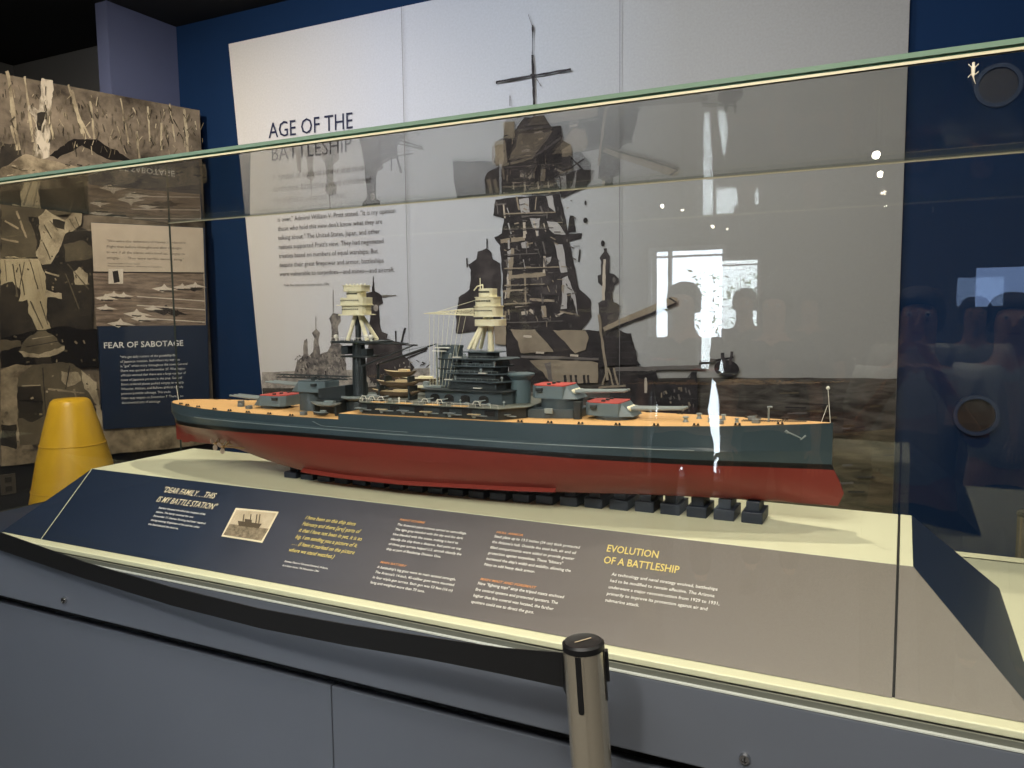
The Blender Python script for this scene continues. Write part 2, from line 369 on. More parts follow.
# ---- FEAR OF SABOTAGE panel
FO = .05
fear = empty('text_panel', onLw(150, 430, .02), 'navy and sepia wall panel headed FEAR OF SABOTAGE with an airfield photograph', 'sign')
fb_ = MB()
q = [(91, 222.6), (203, 228), (208.5, 423), (102, 429)]
fb_.prism([onLw(x, y, .024) for x, y in q], lnrm*(FO-.024))
reparent(fb_.build('board', navyp), fear)
P = Print(lambda x, y: onLw(x, y, FO), lnrm, .0006)
air_sky = print_mat('sepia_airfield_sky', (196, 180, 160), .05); air_g = two_tone('sepia_airfield', (92, 78, 66), (156, 136, 118), 6, (1, 1, 8), .35, .65)
P.poly([(91, 222.6), (203, 228), (205.8, 325), (96.6, 326)], air_sky)
P.poly([(285, 158), (625, 162), (632, 323), (296, 326)], air_g, c7)
P.line((285, 160), (627, 163), 4, sep_k, c7)
pl = print_mat('sepia_plane_light', (214, 200, 182), .1); pd = print_mat('sepia_plane_dark', (52, 46, 42), .1)
def plane_shape(cx, cy, s, m):
    P.poly([(cx-1.6*s, cy+.1*s), (cx-.3*s, cy-.15*s), (cx, cy-.5*s), (cx+.3*s, cy-.1*s), (cx+1.8*s, cy+.35*s), (cx+.3*s, cy+.3*s), (cx-.2*s, cy+.6*s)], m, c7)
for i, (x, y, s_, m) in enumerate(((350, 228, 20, pl), (325, 237, 22, pl), (380, 230, 18, pl), (505, 208, 24, pl), (560, 204, 20, pl), (600, 200, 20, pl), (325, 268, 20, pl), (420, 285, 26, pl), (440, 300, 24, pl), (370, 315, 26, pl), (510, 275, 30, pd), (470, 270, 18, pl), (545, 285, 20, pd), (600, 212, 14, pd))):
    plane_shape(x, y, s_, m); 
    if m is pl: P.line((x-15, y+9), (x+22, y+11), 4, pd, c7)
P.poly([(333, 150), (378, 150), (378, 196), (333, 196)], pl, c7); P.poly([(345, 158), (362, 155), (368, 190), (350, 194)], pd, c7)
for y in (235, 262, 300): P.line((420, y), (630, y+14), 3, pl, c7)
reparent(P.mb.build('print', None, recalc=False), fear)
ink = mat('dark_ink', (58, 50, 44), .7); white_ink = mat('white_ink', (232, 230, 222), .6)
T = MB(); pf = lambda x, y: onLw(x, y, FO)
hh = (onLw(104, 341).z-onLw(104, 348).z)*.86
line_text(T, 'FEAR OF SABOTAGE', (103.4, 348.3), (183.2, 345.6), hh, white_ink, pf, bold=.012, nrm=lnrm)
reparent(T.build('heading', None, recalc=False), fear); T = MB()
fl = ['"We get daily rumors of the possibility that', 'of Japanese invasion. And others say war this', 'is "got" which many throughout the town. General', 'Short was quoted on November 27. Washington', 'officials warned that there was a large number of', 'cases of Japanese persons in the area. General', 'Short ordered planes parked wingtip to wingtip', 'Wheeler, Hickam, and Bellows airfields to help', 'prevent possible sabotage. This made', 'them easy targets on December 7. There is no', 'documented acts of sabotage.']
for i, l in enumerate(fl):
    y = 220+(425+i*14)/3.073
    w_ = text_mesh(l)[2]; x0 = 120.0+i*.15; x1 = x0+65*w_/text_mesh(fl[4])[2]
    line_text(T, l, (x0, y), (x1, y-.04*(x1-x0)), hh*.43, white_ink, pf, nrm=lnrm)
reparent(T.build('paragraph', None, recalc=False), fear); T = MB()
for i, l in enumerate(['"We were the defenders of Hawaii. I ordered it', 'Flight that before midnight and after midnight', 'to see if all the planes were lined up, wingtip to', 'wingtip. . . . They were terrible weren\'t airing."']):
    y = 242+i*5.6; x0 = 106.5; x1 = x0+75*text_mesh(l)[2]/text_mesh('Flight that before midnight and after midnight')[2]
    line_text(T, l, (x0, y), (x1, y+1.8*(x1-x0)/75), hh*.43, ink, pf, nrm=lnrm)
for i in range(2):
    line_text(T, 'Private Joseph Nelson, 47th Pursuit Squadron', (107.5, 264+i*2.6), (140+i*22, 264.6+i*3), hh*.25, ink, pf, nrm=lnrm)
reparent(T.build('quotation', None, recalc=False), fear)
# ---- outlet plate on the left wall
op = MB(); oc = onLw(8, 484, .0)
up = Vector((0, 0, 1))
def lbox(mb, c, w, h, d0, d1, m=None):
    mb.prism([c+ldir*a*w/2+up*b*h/2+lnrm*d0 for a, b in ((-1, -1), (1, -1), (1, 1), (-1, 1))], lnrm*(d1-d0), m)
ot = empty('wall_outlet', oc, 'dark double wall outlet below the sepia trench mural', 'outlet')
m_ = MB(); lbox(m_, oc, .075, .115, 0, .008); reparent(m_.build('cover_plate', mat('brown_plate', (84, 78, 68), .4), bevel=.002), ot)
for s_ in (-1, 1):
    m_ = MB(); lbox(m_, oc+up*s_*.026, .034, .03, .008, .011); reparent(m_.build('socket', mat('socket_dark', (50, 46, 40), .4)), ot)
# ------------------------------------------------------------------ main mural on the back wall
Mx = lambda x, y: onY(x, y, MY)
zM0 = .25; xM1 = Mx(893, 490).x
tl = Mx(228.5, 44); bl_ = Mx(262, 390); sl = (bl_.x-tl.x)/(bl_.z-tl.z)
zM1 = tl.z
xl = lambda z: tl.x+(z-tl.z)*sl
mural = empty('battleship_mural', ((xl(zM0)+xM1)/2, MY, zM0), 'large black and white wall mural of battleships headed AGE OF THE BATTLESHIP', 'mural')
mural.location = Vector(((xl(zM0)+xM1)/2, MY, zM0))
sky_m = ramp_mat('mural_sky_ink', [(0, (206, 200, 194)), (.3, (190, 192, 202)), (.55, (178, 180, 186)), (.75, (156, 154, 151)), (1, (150, 148, 145))], 'X', xl(zM1), xM1, .6, .05, 90)
bdm = MB(); z2 = zM1-.005
bdm.prism([(xl(zM0), MY, zM0), (xM1, MY, zM0), (xM1, MY, zM1), (xl(zM1), MY, zM1)], (0, WY-MY, 0))
reparent(bdm.build('board', sky_m), mural)
NY = Vector((0, -1, 0))
def Mc(x, y):
    p = Mx(x, y); p.x = min(p.x, xM1-.0005); return p
P = Print(Mc, NY, .0006); P.jit = .5
sea = two_tone('mural_sea_ink', (44, 38, 34), (98, 92, 86), 7, (1, 1, 4.5), .38, .66, dist=.6)
sea2 = two_tone('mural_near_sea_ink', (42, 36, 26), (112, 100, 78), 4, (1, 1, 6), .36, .68, dist=.6)
haze = two_tone('mural_far_ships', (128, 122, 118), (170, 162, 154), 22, lo=.4, hi=.6)
mid = two_tone('mural_mid_ships', (84, 80, 80), (140, 132, 126), 26, lo=.4, hi=.6)
md = two_tone('mural_dark_steel', (42, 38, 41), (82, 75, 76), 9, lo=.42, hi=.7)
mk = two_tone('mural_black', (34, 30, 33), (58, 52, 54), 14, lo=.4, hi=.7)
mt = two_tone('mural_armour_tan', (118, 106, 92), (160, 146, 128), 4, lo=.3, hi=.7)
ml = print_mat('mural_light_steel', (186, 174, 160), .08)
msk = print_mat('mural_sky_gap', (168, 164, 164), .05)
mg = print_mat('mural_grey', (104, 98, 96), .12)
cA = (440, 180, 3.655); cU = (440, 0, 3.838); cR = (600, 180, 3.2); cF = (400, 260, 4.655); cD = (250, 250, 4.52)
X_ = lambda x, y: (x, y)
P.poly([(262, 384), (740, 377.5), (900, 378.5), (900, 650), (275, 650)], sea)
P.poly([(740, 440), (900, 428), (900, 650), (740, 650)], sea2)
P.poly([(262, 372), (430, 368), (430, 386), (262, 388)], haze)
# smoke smudge
# distant ships
P.poly([(200, 560), (215, 500), (240, 480), (244, 410), (258, 400), (266, 480), (285, 460), (292, 400), (280, 375), (300, 355), (318, 375), (310, 410), (318, 470), (350, 460), (366, 430), (368, 340), (358, 310), (375, 285), (408, 290), (412, 320), (398, 345), (402, 420), (430, 440), (440, 580), (205, 580)], mid, cD)
for i in range(90):
    x = random.uniform(205, 420); y = random.uniform(470, 570); P.line((x, y), (x+random.uniform(-4, 8), y+random.uniform(4, 22)), random.uniform(2, 6), random.choice((md, haze, mg)), cD)
P.line((378, 180), (378, 290), 2.5, mid, cD); P.line((300, 300), (300, 360), 2.5, mid, cD)
P.poly([(520, 215), (528, 195), (553, 188), (558, 120), (562, 120), (566, 186), (598, 205), (604, 240), (585, 250), (588, 330), (600, 370), (625, 380), (620, 400), (690, 420), (690, 470), (745, 530), (700, 600), (560, 600), (520, 560), (540, 420), (545, 260), (524, 240)], md, cD)
P.poly([(598, 205), (662, 203), (664, 208), (600, 216)], mg, cD); P.ell((571, 262), 11, 15, haze, cD)
P.line((660, 365), (662, 420), 6, mk, cD); P.line((704, 352), (686, 420), 9, mk, cD)
P.line((505, 540), (805, 445), 8, mk, cD); P.line((640, 425), (760, 430), 5, mk, cD); P.line((700, 495), (800, 455), 7, md, cD)
for i in range(60):
    x = random.uniform(520, 800); y = random.uniform(500, 600); P.line((x, y), (x+random.uniform(-14, 18), y+random.uniform(-14, 22)), random.uniform(2, 6), random.choice((md, haze, mk)), cD)
# left secondary tower behind the model's foremast
P.poly([(60, 500), (70, 430), (110, 400), (115, 330), (105, 310), (135, 290), (140, 262), (172, 250), (190, 265), (196, 290), (222, 305), (225, 545), (60, 560)], md, cA)
P.line((174, 215), (174, 260), 4, mk, cA); P.line((100, 285), (102, 320), 5, mk, cA)
# main tower
P.poly([(196, 130), (205, 72), (245, 66), (440, 52), (455, 120), (474, 198), (522, 195), (518, 214), (474, 226), (492, 310), (512, 400), (552, 436), (556, 500), (520, 548), (700, 560), (720, 640), (720, 740), (260, 740), (235, 520), (228, 330), (222, 240), (200, 210), (228, 195), (236, 142)], mk, cA)
for g_ in ([(290, 72), (326, 66), (330, 120), (300, 125)], [(390, 60), (412, 56), (424, 118), (400, 100)], [(330, 140), (368, 140), (362, 205), (345, 180)], [(392, 150), (430, 155), (462, 200), (420, 198), (400, 180)], [(420, 232), (450, 236), (468, 336), (445, 340), (430, 280)], [(448, 360), (468, 350), (496, 420), (506, 500), (485, 430), (465, 470), (442, 472), (450, 400)], [(298, 230), (318, 225), (334, 262), (305, 262)], [(248, 262), (268, 250), (255, 345), (245, 420)], [(388, 285), (410, 280), (405, 300), (392, 310)]):
    P.poly(g_, msk, cA)
P.poly([(268, 255), (385, 240), (385, 345), (268, 355)], mk, cA)
P.poly([(335, 350), (445, 350), (440, 420), (340, 420)], md, cA)
for (a, b, w, m) in (((224, 225), (312, 214), 15, mt), ((268, 250), (250, 432), 11, mt), ((262, 354), (388, 343), 14, mt), ((384, 278), (382, 340), 9, ml), ((232, 408), (325, 400), 7, mt), ((330, 436), (420, 442), 8, mt), ((276, 462), (326, 456), 9, ml), ((314, 360), (314, 440), 6, mt), ((300, 132), (390, 124), 12, mg), ((345, 150), (358, 205), 6, ml), ((310, 155), (311, 212), 10, ml), ((242, 480), (238, 530), 8, mt), ((380, 460), (384, 502), 16, mt), ((300, 488), (322, 484), 12, ml), ((330, 474), (345, 486), 10, ml), ((425, 498), (455, 482), 8, ml), ((440, 480), (490, 490), 6, mt), ((282, 60), (292, 110), 6, mt), ((200, 90), (245, 88), 5, mg), ((355, 62), (350, 110), 4, mt), ((420, 120), (470, 205), 10, mk), ((235, 90), (240, 140), 5, ml), ((210, 80), (214, 125), 4, mg), ((245, 290), (252, 345), 5, mg)):
    P.line(a, b, w, m, cA)
P.poly([(478, 130), (492, 132), (498, 190), (470, 195)], mk, cA); P.ell((534, 148), 8, 10, mk, cA); P.ell((534, 84), 4, 9, mk, cA)
P.line((514, 255), (510, 300), 6, mk, cA)
P.poly([(465, 415), (480, 413), (488, 470), (466, 470)], mk, cA)
# right secondary tower
P.poly([(578, 350), (590, 345), (592, 300), (585, 285), (602, 262), (600, 250), (612, 250), (612, 262), (624, 280), (622, 340), (640, 345), (655, 360), (655, 375), (640, 385), (632, 410), (636, 445), (660, 458), (660, 475), (650, 540), (700, 580), (715, 650), (640, 660), (590, 560), (580, 450), (595, 440), (596, 390), (580, 375)], md, cA)
P.line((604, 290), (600, 440), 9, ml, cA); P.ell((597, 232), 7, 11, mk, cA); P.ell((638, 365), 6, 10, mg, cA)
for k_ in range(3):
    for j_ in range(7):
        x = 250+k_*62+random.uniform(-8, 8); y = 100+j_*62+random.uniform(-10, 10)
        P.line((x, y), (x+random.uniform(-3, 12), y+random.uniform(20, 48)), random.uniform(3, 7), random.choice((msk, mt, mg, ml)), cA)
for y0_ in (118, 175, 268, 318, 380, 448, 515):
    P.line((238, y0_+6), (330+random.uniform(0, 130), y0_), 4, random.choice((mg, mt)), cA); P.line((238, y0_+12), (400, y0_+6), 5, mk, cA)
for i in range(150):
    x = random.uniform(235, 500); y = random.uniform(75, 530); a = random.choice((0, 1.57, 1.2, -.2, .5)); l_ = random.uniform(6, 24)
    P.line((x, y), (x+l_*cos(a), y+l_*sin(a)), random.uniform(2, 5), random.choice((mg, md, mg, mt)), cA)
# turret faces
P.poly([(262, 545), (350, 545), (420, 628), (300, 632), (290, 590)], mt, cA)
P.poly([(205, 534), (245, 532), (245, 602), (205, 600)], mt, cA)
P.poly([(416, 548), (535, 550), (548, 575), (535, 620), (498, 634)], mt, cA)
P.line((300, 645), (590, 655), 9, mg, cA); P.line((300, 652), (590, 660), 4, mk, cA)
P.poly([(300, 655), (560, 662), (582, 668), (580, 740), (400, 742), (380, 700)], mt, cA)
P.poly([(296, 650), (330, 655), (410, 742), (330, 742)], mk, cA); P.poly([(385, 670), (410, 665), (418, 740), (405, 742)], mg, cA)
for x_ in (460, 482, 500, 530, 545): P.line((x_, 712), (x_+3, 745), 9, mk, cA)
for x_, y_ in ((480, 640), (355, 630), (310, 570)): P.line((x_, y_), (x_+30, y_+2), 8, ml, cA)
# upper part seen through the top pane
P.poly([(330, 452), (405, 445), (432, 488), (470, 488), (474, 540), (505, 556), (512, 648), (442, 682), (466, 738), (182, 752), (176, 690), (190, 660), (232, 640), (212, 625), (228, 540), (248, 530), (296, 500)], md, cU)
P.poly([(215, 545), (255, 540), (262, 632), (220, 640)], mt, cU); P.poly([(505, 556), (512, 600), (440, 604)], mt, cU); P.poly([(250, 470), (292, 468), (292, 530), (250, 532)], mt, cU)
P.line((340, 505), (470, 488), 7, mk, cU); P.line((235, 640), (360, 608), 8, mt, cU); P.line((360, 608), (470, 530), 6, mg, cU); P.poly([(375, 600), (470, 540), (470, 640), (400, 740), (370, 700)], mk, cU)
for x_ in (190, 215): P.line((x_, 690), (x_+12, 745), 14, mt, cU)
for x_ in (285, 330, 380, 420): P.line((x_, 700), (x_+6, 745), 6, ml, cU)
P.line((500, 600), (560, 660), 5, mk, cU); P.line((500, 650), (560, 610), 4, mk, cU)
P.poly([(460, 680), (545, 650), (600, 655), (560, 720), (470, 760)], md, cU)
for i in range(60):
    x = random.uniform(240, 450); y = random.uniform(500, 740); a = random.choice((0, 1.57, -.3)); l_ = random.uniform(6, 26)
    P.line((x, y), (x+l_*cos(a), y+l_*sin(a)), random.uniform(2, 6), random.choice((mg, md, mk, mt)), cU)
# topmast with yard
P.line((362, 100), (360, 220), 3.4, md, cU); P.line((361, 215), (367, 412), 9, mk, cU); P.line((222, 318), (506, 270), 7, mk, cU)
P.ell((362, 115), 4, 15, mk, cU); P.line((345, 60), (360, 105), 2, mg, cU); P.ell((362, 292), 10, 6, mk, cU); P.line((372, 300), (395, 335), 3, mg, cU)
P.line((504, 266), (504, 275), 9, mk, cU); P.line((224, 314), (224, 326), 5, mk, cU); P.line((275, 370), (275, 410), 3, mg, cU)
for a, b in (((367, 292), (367, 455)),): P.line(a, b, 7, mk, cU)
# guns and midship mass
P.poly([(12, 472), (60, 448), (232, 373), (252, 378), (250, 394), (60, 470), (22, 488)], mt, cR)
P.poly([(20, 482), (248, 391), (250, 396), (60, 472), (22, 490)], mk, cR); P.line((225, 378), (248, 392), 6, mk, cR)
P.poly([(10, 490), (60, 478), (100, 495), (104, 530), (120, 545), (118, 570), (135, 592), (60, 592), (0, 600), (0, 480)], mk, cR)
P.poly([(50, 597), (338, 592), (340, 606), (55, 611)], mg, cR)
P.poly([(50, 612), (180, 609), (190, 640), (215, 650), (240, 640), (275, 650), (300, 612), (310, 612), (318, 700), (312, 760), (40, 760), (30, 640)], mk, cR)
P.line((0, 430), (28, 640), 8, mt, cR); P.line((30, 600), (12, 655), 6, mt, cR); P.line((30, 600), (46, 655), 6, mt, cR); P.line((48, 600), (62, 655), 6, mt, cR)
P.line((150, 640), (150, 680), 8, ml, cR); P.ell((150, 636), 4, 5, ml, cR); P.line((0, 664), (86, 657), 7, mt, cR)
for i in range(26):
    x = random.uniform(190, 310); y = random.uniform(650, 730); P.line((x, y), (x+random.uniform(-3, 5), y+random.uniform(6, 20)), random.uniform(3, 7), random.choice((mg, mt, md)), cR)
P.line((300, 612), (262, 660), 4, mk, cR); P.line((312, 612), (300, 680), 5, mk, cR)
P.ell((408, 602), 40, 27, mk, cR, rot=.1); P.line((320, 588), (430, 566), 6, mk, cR); P.line((395, 552), (402, 600), 12, md, cR); P.line((425, 548), (420, 590), 9, md, cR); P.line((322, 580), (370, 575), 9, mg, cR)
for i in range(40):
    x = random.uniform(740, 890); y = random.uniform(392, 500); P.line((x, y), (x+random.uniform(5, 22), y+random.uniform(-.5, .5)), random.uniform(.8, 1.8)*(1+(y-392)/90), random.choice((mg, sea2, mk)))
# thin joints between the printed sheets
seam = mat('sheet_joint', (120, 118, 120), .8)
for (a, b) in ((404.0, 410.0), (621.5, 622.0)):
    p = onY(a, 20, MY); P.k += 1
    P.mb.box((p.x-.0016, MY-.0012-.00004*P.k, zM0+.9), (p.x+.0016, MY-.0008-.00004*P.k, zM1-.01), seam)
reparent(P.mb.build('print', None, recalc=False), mural)
navy_ink = mat('navy_ink', (24, 30, 62), .6); grey_ink = mat('grey_ink', (98, 92, 94), .7)
T = MB(); EX = Vector((1, 0, 0)); EZ = Vector((0, 0, 1))
cap = (onY(270, 121.5, MY).z-onY(270, 138, MY).z)*.98
line_text(T, 'AGE OF THE', (269.2, 138.4), (353.3, 128.3), cap, navy_ink, Mx, nrm=NY, off=.005)
a = onY(271.5, 161.5, MY); w0 = text_mesh('AGE OF THE')[2]; sx = (onY(353.3, 128.3, MY)-onY(269.2, 138.4, MY)).length/w0
put_text(T, 'BATTLESHIP', a+NY*.005, EX, EZ, sx, cap/.73, navy_ink)
reparent(T.build('heading', None, recalc=False), mural); T = MB()
O = onY(273, 180.5, MY)+NY*.005; pit = (onY(273, 178, MY).z-onY(275, 201, MY).z)/2*1.02
para(T, ['A symbol of national power and naval', 'dominance, battleships were considered', 'the mightiest weapons of war.'], O, EX, EZ, .76, pit, grey_ink, fy=.78)
reparent(T.build('introduction', None, recalc=False), mural); T = MB()
O = onY(278, 222, MY)+NY*.005; pit = (onY(284, 222, MY).z-onY(284, 275.5, MY).z)/6*1.02
wid = onY(396, 215, MY).x-O.x
para(T, ['is over," Admiral William V. Pratt stated. "It is my opinion', "those who hold this view don't know what they are", 'talking about." The United States, Japan, and other', "nations supported Pratt's view. They had negotiated", 'treaties based on numbers of equal warships. But', 'despite their great firepower and armor, battleships', 'were vulnerable to torpedoes\u2014and mines\u2014and aircraft.'], O, EX, EZ, wid, pit, grey_ink, fy=.74)
reparent(T.build('paragraph', None, recalc=False), mural); T = MB()
para(T, ['Pacific Fleet battle line in Hawaiian waters, 1930s'], onY(284.5, 286.5, MY)+NY*.005, EX, EZ, .36, pit*.8, grey_ink, fy=.5)
reparent(T.build('caption', None, recalc=False), mural)
# ------------------------------------------------------------------ portholes in the blue wall
for k, (px, py, lab) in enumerate(((998, 86, 'dark round porthole high on the blue wall near the gecko'), (976, 415, 'dark round porthole low on the blue wall behind the case'))):
    c = onY(px, py, WY); e = empty('porthole', (c.x, WY, c.z), lab, 'porthole', None)
    def ring(r0, r1, y0, y1, n=40):
        m = MB(); vs = []
        for (r, y) in ((r0, y0), (r1, y0), (r1, y1), (r0, y1)):
            for i in range(n): vs.append((r*cos(2*pi*i/n), y, r*sin(2*pi*i/n)))
        fs = [(j*n+i, j*n+(i+1) % n, ((j+1) % 4)*n+(i+1) % n, ((j+1) % 4)*n+i) for j in range(4) for i in range(n)]
        return m.add(vs, fs)
    ring(.072, .088, -.02, 0).build('ring', mat('porthole_ring_paint', (34, 54, 84), .5), e, smooth=True)
    MB().cyl((0, -.006, 0), (0, -.001, 0), .0715, n=40).build('pane', mat('porthole_dark', (40, 33, 31), .5), e)
# ================================================================== PLINTH
YF = 1.30; YA = 1.335; YBk = 1.5; YD = 1.87; ZD = 1.10; ZA = .932; YE = 2.24
XA, XS, XS2 = -2.12, .003, .027        # left seam, right seam, strip end
XLo, XHi = -2.56, .52
pln = empty('display_plinth', (-1.0, 1.75, 0), 'slate plinth with cream top and sloping reading rail under the ship model', 'plinth')
def pp(mb, name, m=None, **k): return reparent(mb.build(name, m, **k), pln)
ZL = .912; ZG = .765
# lower body, in three panels with open joints
sx_ = onY(332, 720, 1.33).x
xs = [XLo+.02, sx_, XHi-.02]
for i in range(2):
    pp(MB().box((xs[i]+.0015, 1.33, .06), (xs[i+1]-.0015, 1.352, ZG-.044)), 'body_panel', slate, bevel=.002)
pp(MB().box((XLo+.04, 1.352, 0), (XHi-.04, YE-.03, ZG+.02)), 'carcass', black)
pp(MB().box((XLo, YF-.008, ZG), (XHi, YE, ZL-.006)), 'fascia', slate, bevel=.003)
pp(MB().box((XLo-.002, YF-.0098, ZL-.005), (XHi+.002, YE+.002, ZL-.002)), 'edge_trim', mat('pale_edge_trim', (196, 200, 190), .35))
pp(MB().box((XLo+.004, YF-.004, ZL-.002), (XHi-.004, YE-.004, ZL+.008)), 'channel', mat('grey_channel', (96, 98, 88), .4))
pp(MB().box((XA-.178, YF+.004, ZL+.008), (XHi-.006, YE-.006, ZA)), 'ledge', cream, bevel=.002)
pp(MB().box((XLo+.006, YF+.004, ZL+.008), (XA-.180, YE-.006, ZA-.001)), 'side_ledge', navyp, bevel=.002)
pp(MB().prism([(XS-.0022, YA+.004, ZA), (XS-.0022, YBk+.002, ZD-.003), (XS-.0022, YD, ZD-.003), (XS-.0022, YD, ZA)], (.0044, 0, 0)), 'joint_filler', black)
# ship deck board
run = YBk-YA
pp(MB().box((XA, YBk, ZA), (XS-.002, YD, ZD)), 'top_board', cream, bevel=.0015)
pp(MB().box((XS+.0025, YBk, ZA), (XS2, YD, ZD)), 'end_strip', cream, bevel=.001)
# sloped reading rail
SN = Vector((0, -(ZD-ZA), run)).normalized()       # outward normal
SU = Vector((0, run, ZD-ZA)).normalized()          # up the slope
def sl_pt(x, tt): return Vector((x, YA, ZA))+SU*tt*sqrt(run**2+(ZD-ZA)**2)
SLn = sqrt(run**2+(ZD-ZA)**2)
rail = ramp_mat('reading_rail_painted_sheen', [(0, (30, 42, 62)), (.22, (42, 52, 70)), (.42, (78, 78, 86)), (.65, (104, 98, 97)), (.85, (116, 110, 103)), (1, (120, 115, 106))], 'X', XA, XS+.15, .38, .07, 500)  # navy print with the ceiling sheen painted in as grey toward the right
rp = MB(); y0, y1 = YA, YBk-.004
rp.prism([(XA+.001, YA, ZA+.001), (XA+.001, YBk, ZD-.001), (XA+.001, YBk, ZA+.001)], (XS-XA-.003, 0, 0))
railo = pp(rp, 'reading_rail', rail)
ep = MB()
XH1 = XS2+run*1.07
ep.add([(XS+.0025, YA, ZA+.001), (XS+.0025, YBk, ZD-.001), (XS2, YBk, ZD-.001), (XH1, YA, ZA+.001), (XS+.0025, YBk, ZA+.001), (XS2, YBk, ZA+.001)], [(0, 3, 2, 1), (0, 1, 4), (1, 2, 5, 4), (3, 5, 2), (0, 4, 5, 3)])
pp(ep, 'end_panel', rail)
for sgn, x0, x1 in ((1, XS2, XH1), (-1, XA-.001, XA-.18)):
    sp = MB(); yb = YD+.10
    sp.add([(x0, YBk, ZD), (x1, YA, ZA+.001), (x1, yb, ZA+.001), (x0, YD, ZD), (x0, YBk, ZA+.001), (x0, YD, ZA+.001)], [(0, 1, 2, 3), (0, 4, 1), (3, 2, 5), (0, 3, 5, 4), (4, 5, 2, 1)])
    o = pp(sp, 'side_panel', navyp)
sp = MB(); sp.add([(XA-.001, YBk, ZD-.001), (XA-.001, YA, ZA+.001), (XA-.178, YA, ZA+.001), (XA-.001, YBk, ZA+.001)], [(0, 1, 2), (0, 3, 1), (1, 3, 2), (0, 2, 3)])
pp(sp, 'end_panel', navyp)
# hairline joint at the left seam
hl = MB(); n_ = SN*.0008
hl.prism([Vector((XA-.0015, YA, ZA+.001))+n_, Vector((XA+.0015, YA, ZA+.001))+n_, Vector((XA+.0015, YBk, ZD))+n_, Vector((XA-.0015, YBk, ZD))+n_], SN*.0005)
pp(hl, 'seam_strip', cream)
# locks
for (px, py) in ((65, 600), (745, 758)):
    c = onY(px, py, YF-.008); lk = MB()
    lk.lathe((0, 0, 0), [(.0095, 0), (.0095, .004), (.008, .007), (.0055, .007), (.0055, .005), (.0001, .005)], 20)
    o = lk.build('cam_lock', chrome, None, smooth=True)
    for v in o.data.vertices: v.co = Vector((v.co.x, -v.co.z, v.co.y))+c
    reparent(o, pln)
    s_ = MB().cbox((c.x, c.y-.0065, c.z), (.0016, .003, .008)).build('keyhole', black); s_.parent = o; s_.matrix_parent_inverse = o.matrix_parent_inverse.copy(); s_.matrix_parent_inverse = Matrix.Identity(4)
# text on the rail
SP = Vector((0, YA, ZA+.001))
def onS(px, py): return onP(px, py, SP, SN)
T = MB(); wh = mat('rail_white_ink', (236, 234, 228), .6); yl = mat('rail_yellow_ink', (226, 206, 120), .6); orr = mat('rail_orange_ink', (214, 148, 96), .6); crm = mat('rail_cream_ink', (232, 220, 186), .6)
def block(lines, pl, right_px, last_y, m, shear=0, bold=0, fy=.78, longest=None):
    """first baseline-left pixel, right end pixel of the longest line (on its own row), last baseline y"""
    O = onS(*pl); n = len(lines)
    ws = [text_mesh(l, shear, bold)[2] for l in lines]; k = ws.index(max(ws)) if longest is None else longest
    Ly = onS(pl[0], last_y) if n > 1 else None
    # iterate for the slope distance at the drifting left edge
    if n > 1:
        lo = (O-onP(pl[0], last_y, SP, SN)).dot(SU); pitch = lo/(n-1)
    else: pitch = last_y
    rp = onS(right_px, pl[1]+(last_y-pl[1])*k/max(1, n-1)+(right_px-pl[0])*.115)
    T = MB(); para(T, lines, O+SN*.0009, EX, SU, (rp.x-O.x)*max(ws)/ws[k], pitch, m, shear, bold, fy)
    T.build('heading' if n <= 2 and bold != .01 else 'paragraph', None, recalc=False).parent = railo
block(['"DEAR FAMILY. . .THIS', 'IS MY BATTLE STATION"'], (162, 492), 216, 502.5, crm, .22, .006, .8)
block(['Seaman General identified the location of his', 'station. The family received the one', 'November 17, Seaman Benning had been marked', 'during evening; Brightman of his and the other', 'the dead aboard the Arizona.'], (158.5, 508.5), 206, 526.5, wh, .05, .012, .62)
block(['I have been on this ship since', 'February and there [are] parts of', 'it that I have not been in yet, it is so', 'big. I am sending you a picture of it.', '. . . (I have it marked on the picture', 'where we stand watches.)'], (305, 519), 362, 554, yl, .28, .006, .8, 2)
block(['Seaman General Clarence Bonnevil, Arizona,', 'in a letter home, 7th November 1941'], (284.5, 562), 329, 566.5, wh, .05, .01, .62, 0)
block(['PAINT SCHEME'], (399.5, 520.5), 425, .011, orr, .25, .02, .62)
block(["The Arizona's paint scheme served as camouflage.", 'The light grey blended with the sky and the dark', 'blue blended with the ocean, making it hard to', 'identify the ship from a distance. Red paint on top', 'of three gun turrets helped U.S. aircraft identify the', 'ship as part of Battleship Division One.'], (397, 525.5), 467, 551.5, wh, .05, .012, .66, 0)
block(['MAIN BATTERY'], (380, 563), 407, .011, orr, .25, .02, .62)
block(["A battleship's big guns were its main tactical strength.", "The Arizona's 14-inch, 45-caliber guns were mounted", 'in four triple gun turrets. Each gun was 53 feet (16 m)', 'long and weighed more than 70 tons.'], (377, 568), 457, 584.5, wh, .05, .012, .66, 0)
block(['HULL ARMOR'], (496, 533), 523, .011, orr, .25, .02, .62)
block(['Steel plate up to 13.5 inches (34 cm) thick protected', "the Arizona's hull. Outside the steel belt, air and oil", 'filled compartments were added to provide greater', 'protection against torpedoes. These "blisters"', "increased the ship's width and stability, allowing the", 'Navy to add heavy deck armor.'], (494, 537.5), 580, 567, wh, .05, .012, .66, 0)
block(['MAIN MAST AND FOREMAST'], (480, 580), 537, .012, orr, .25, .02, .62)
block(['New "fighting tops" atop the tripod masts enclosed', 'fire control systems and protected spotters. The', 'higher that fire control was located, the farther', 'spotters could see to direct the guns.'], (477.5, 584.5), 565, 604, wh, .05, .012, .66, 0)
block(['EVOLUTION', 'OF A BATTLESHIP'], (606, 551.5), 679, 563.5, yl, 0, .012, .85)
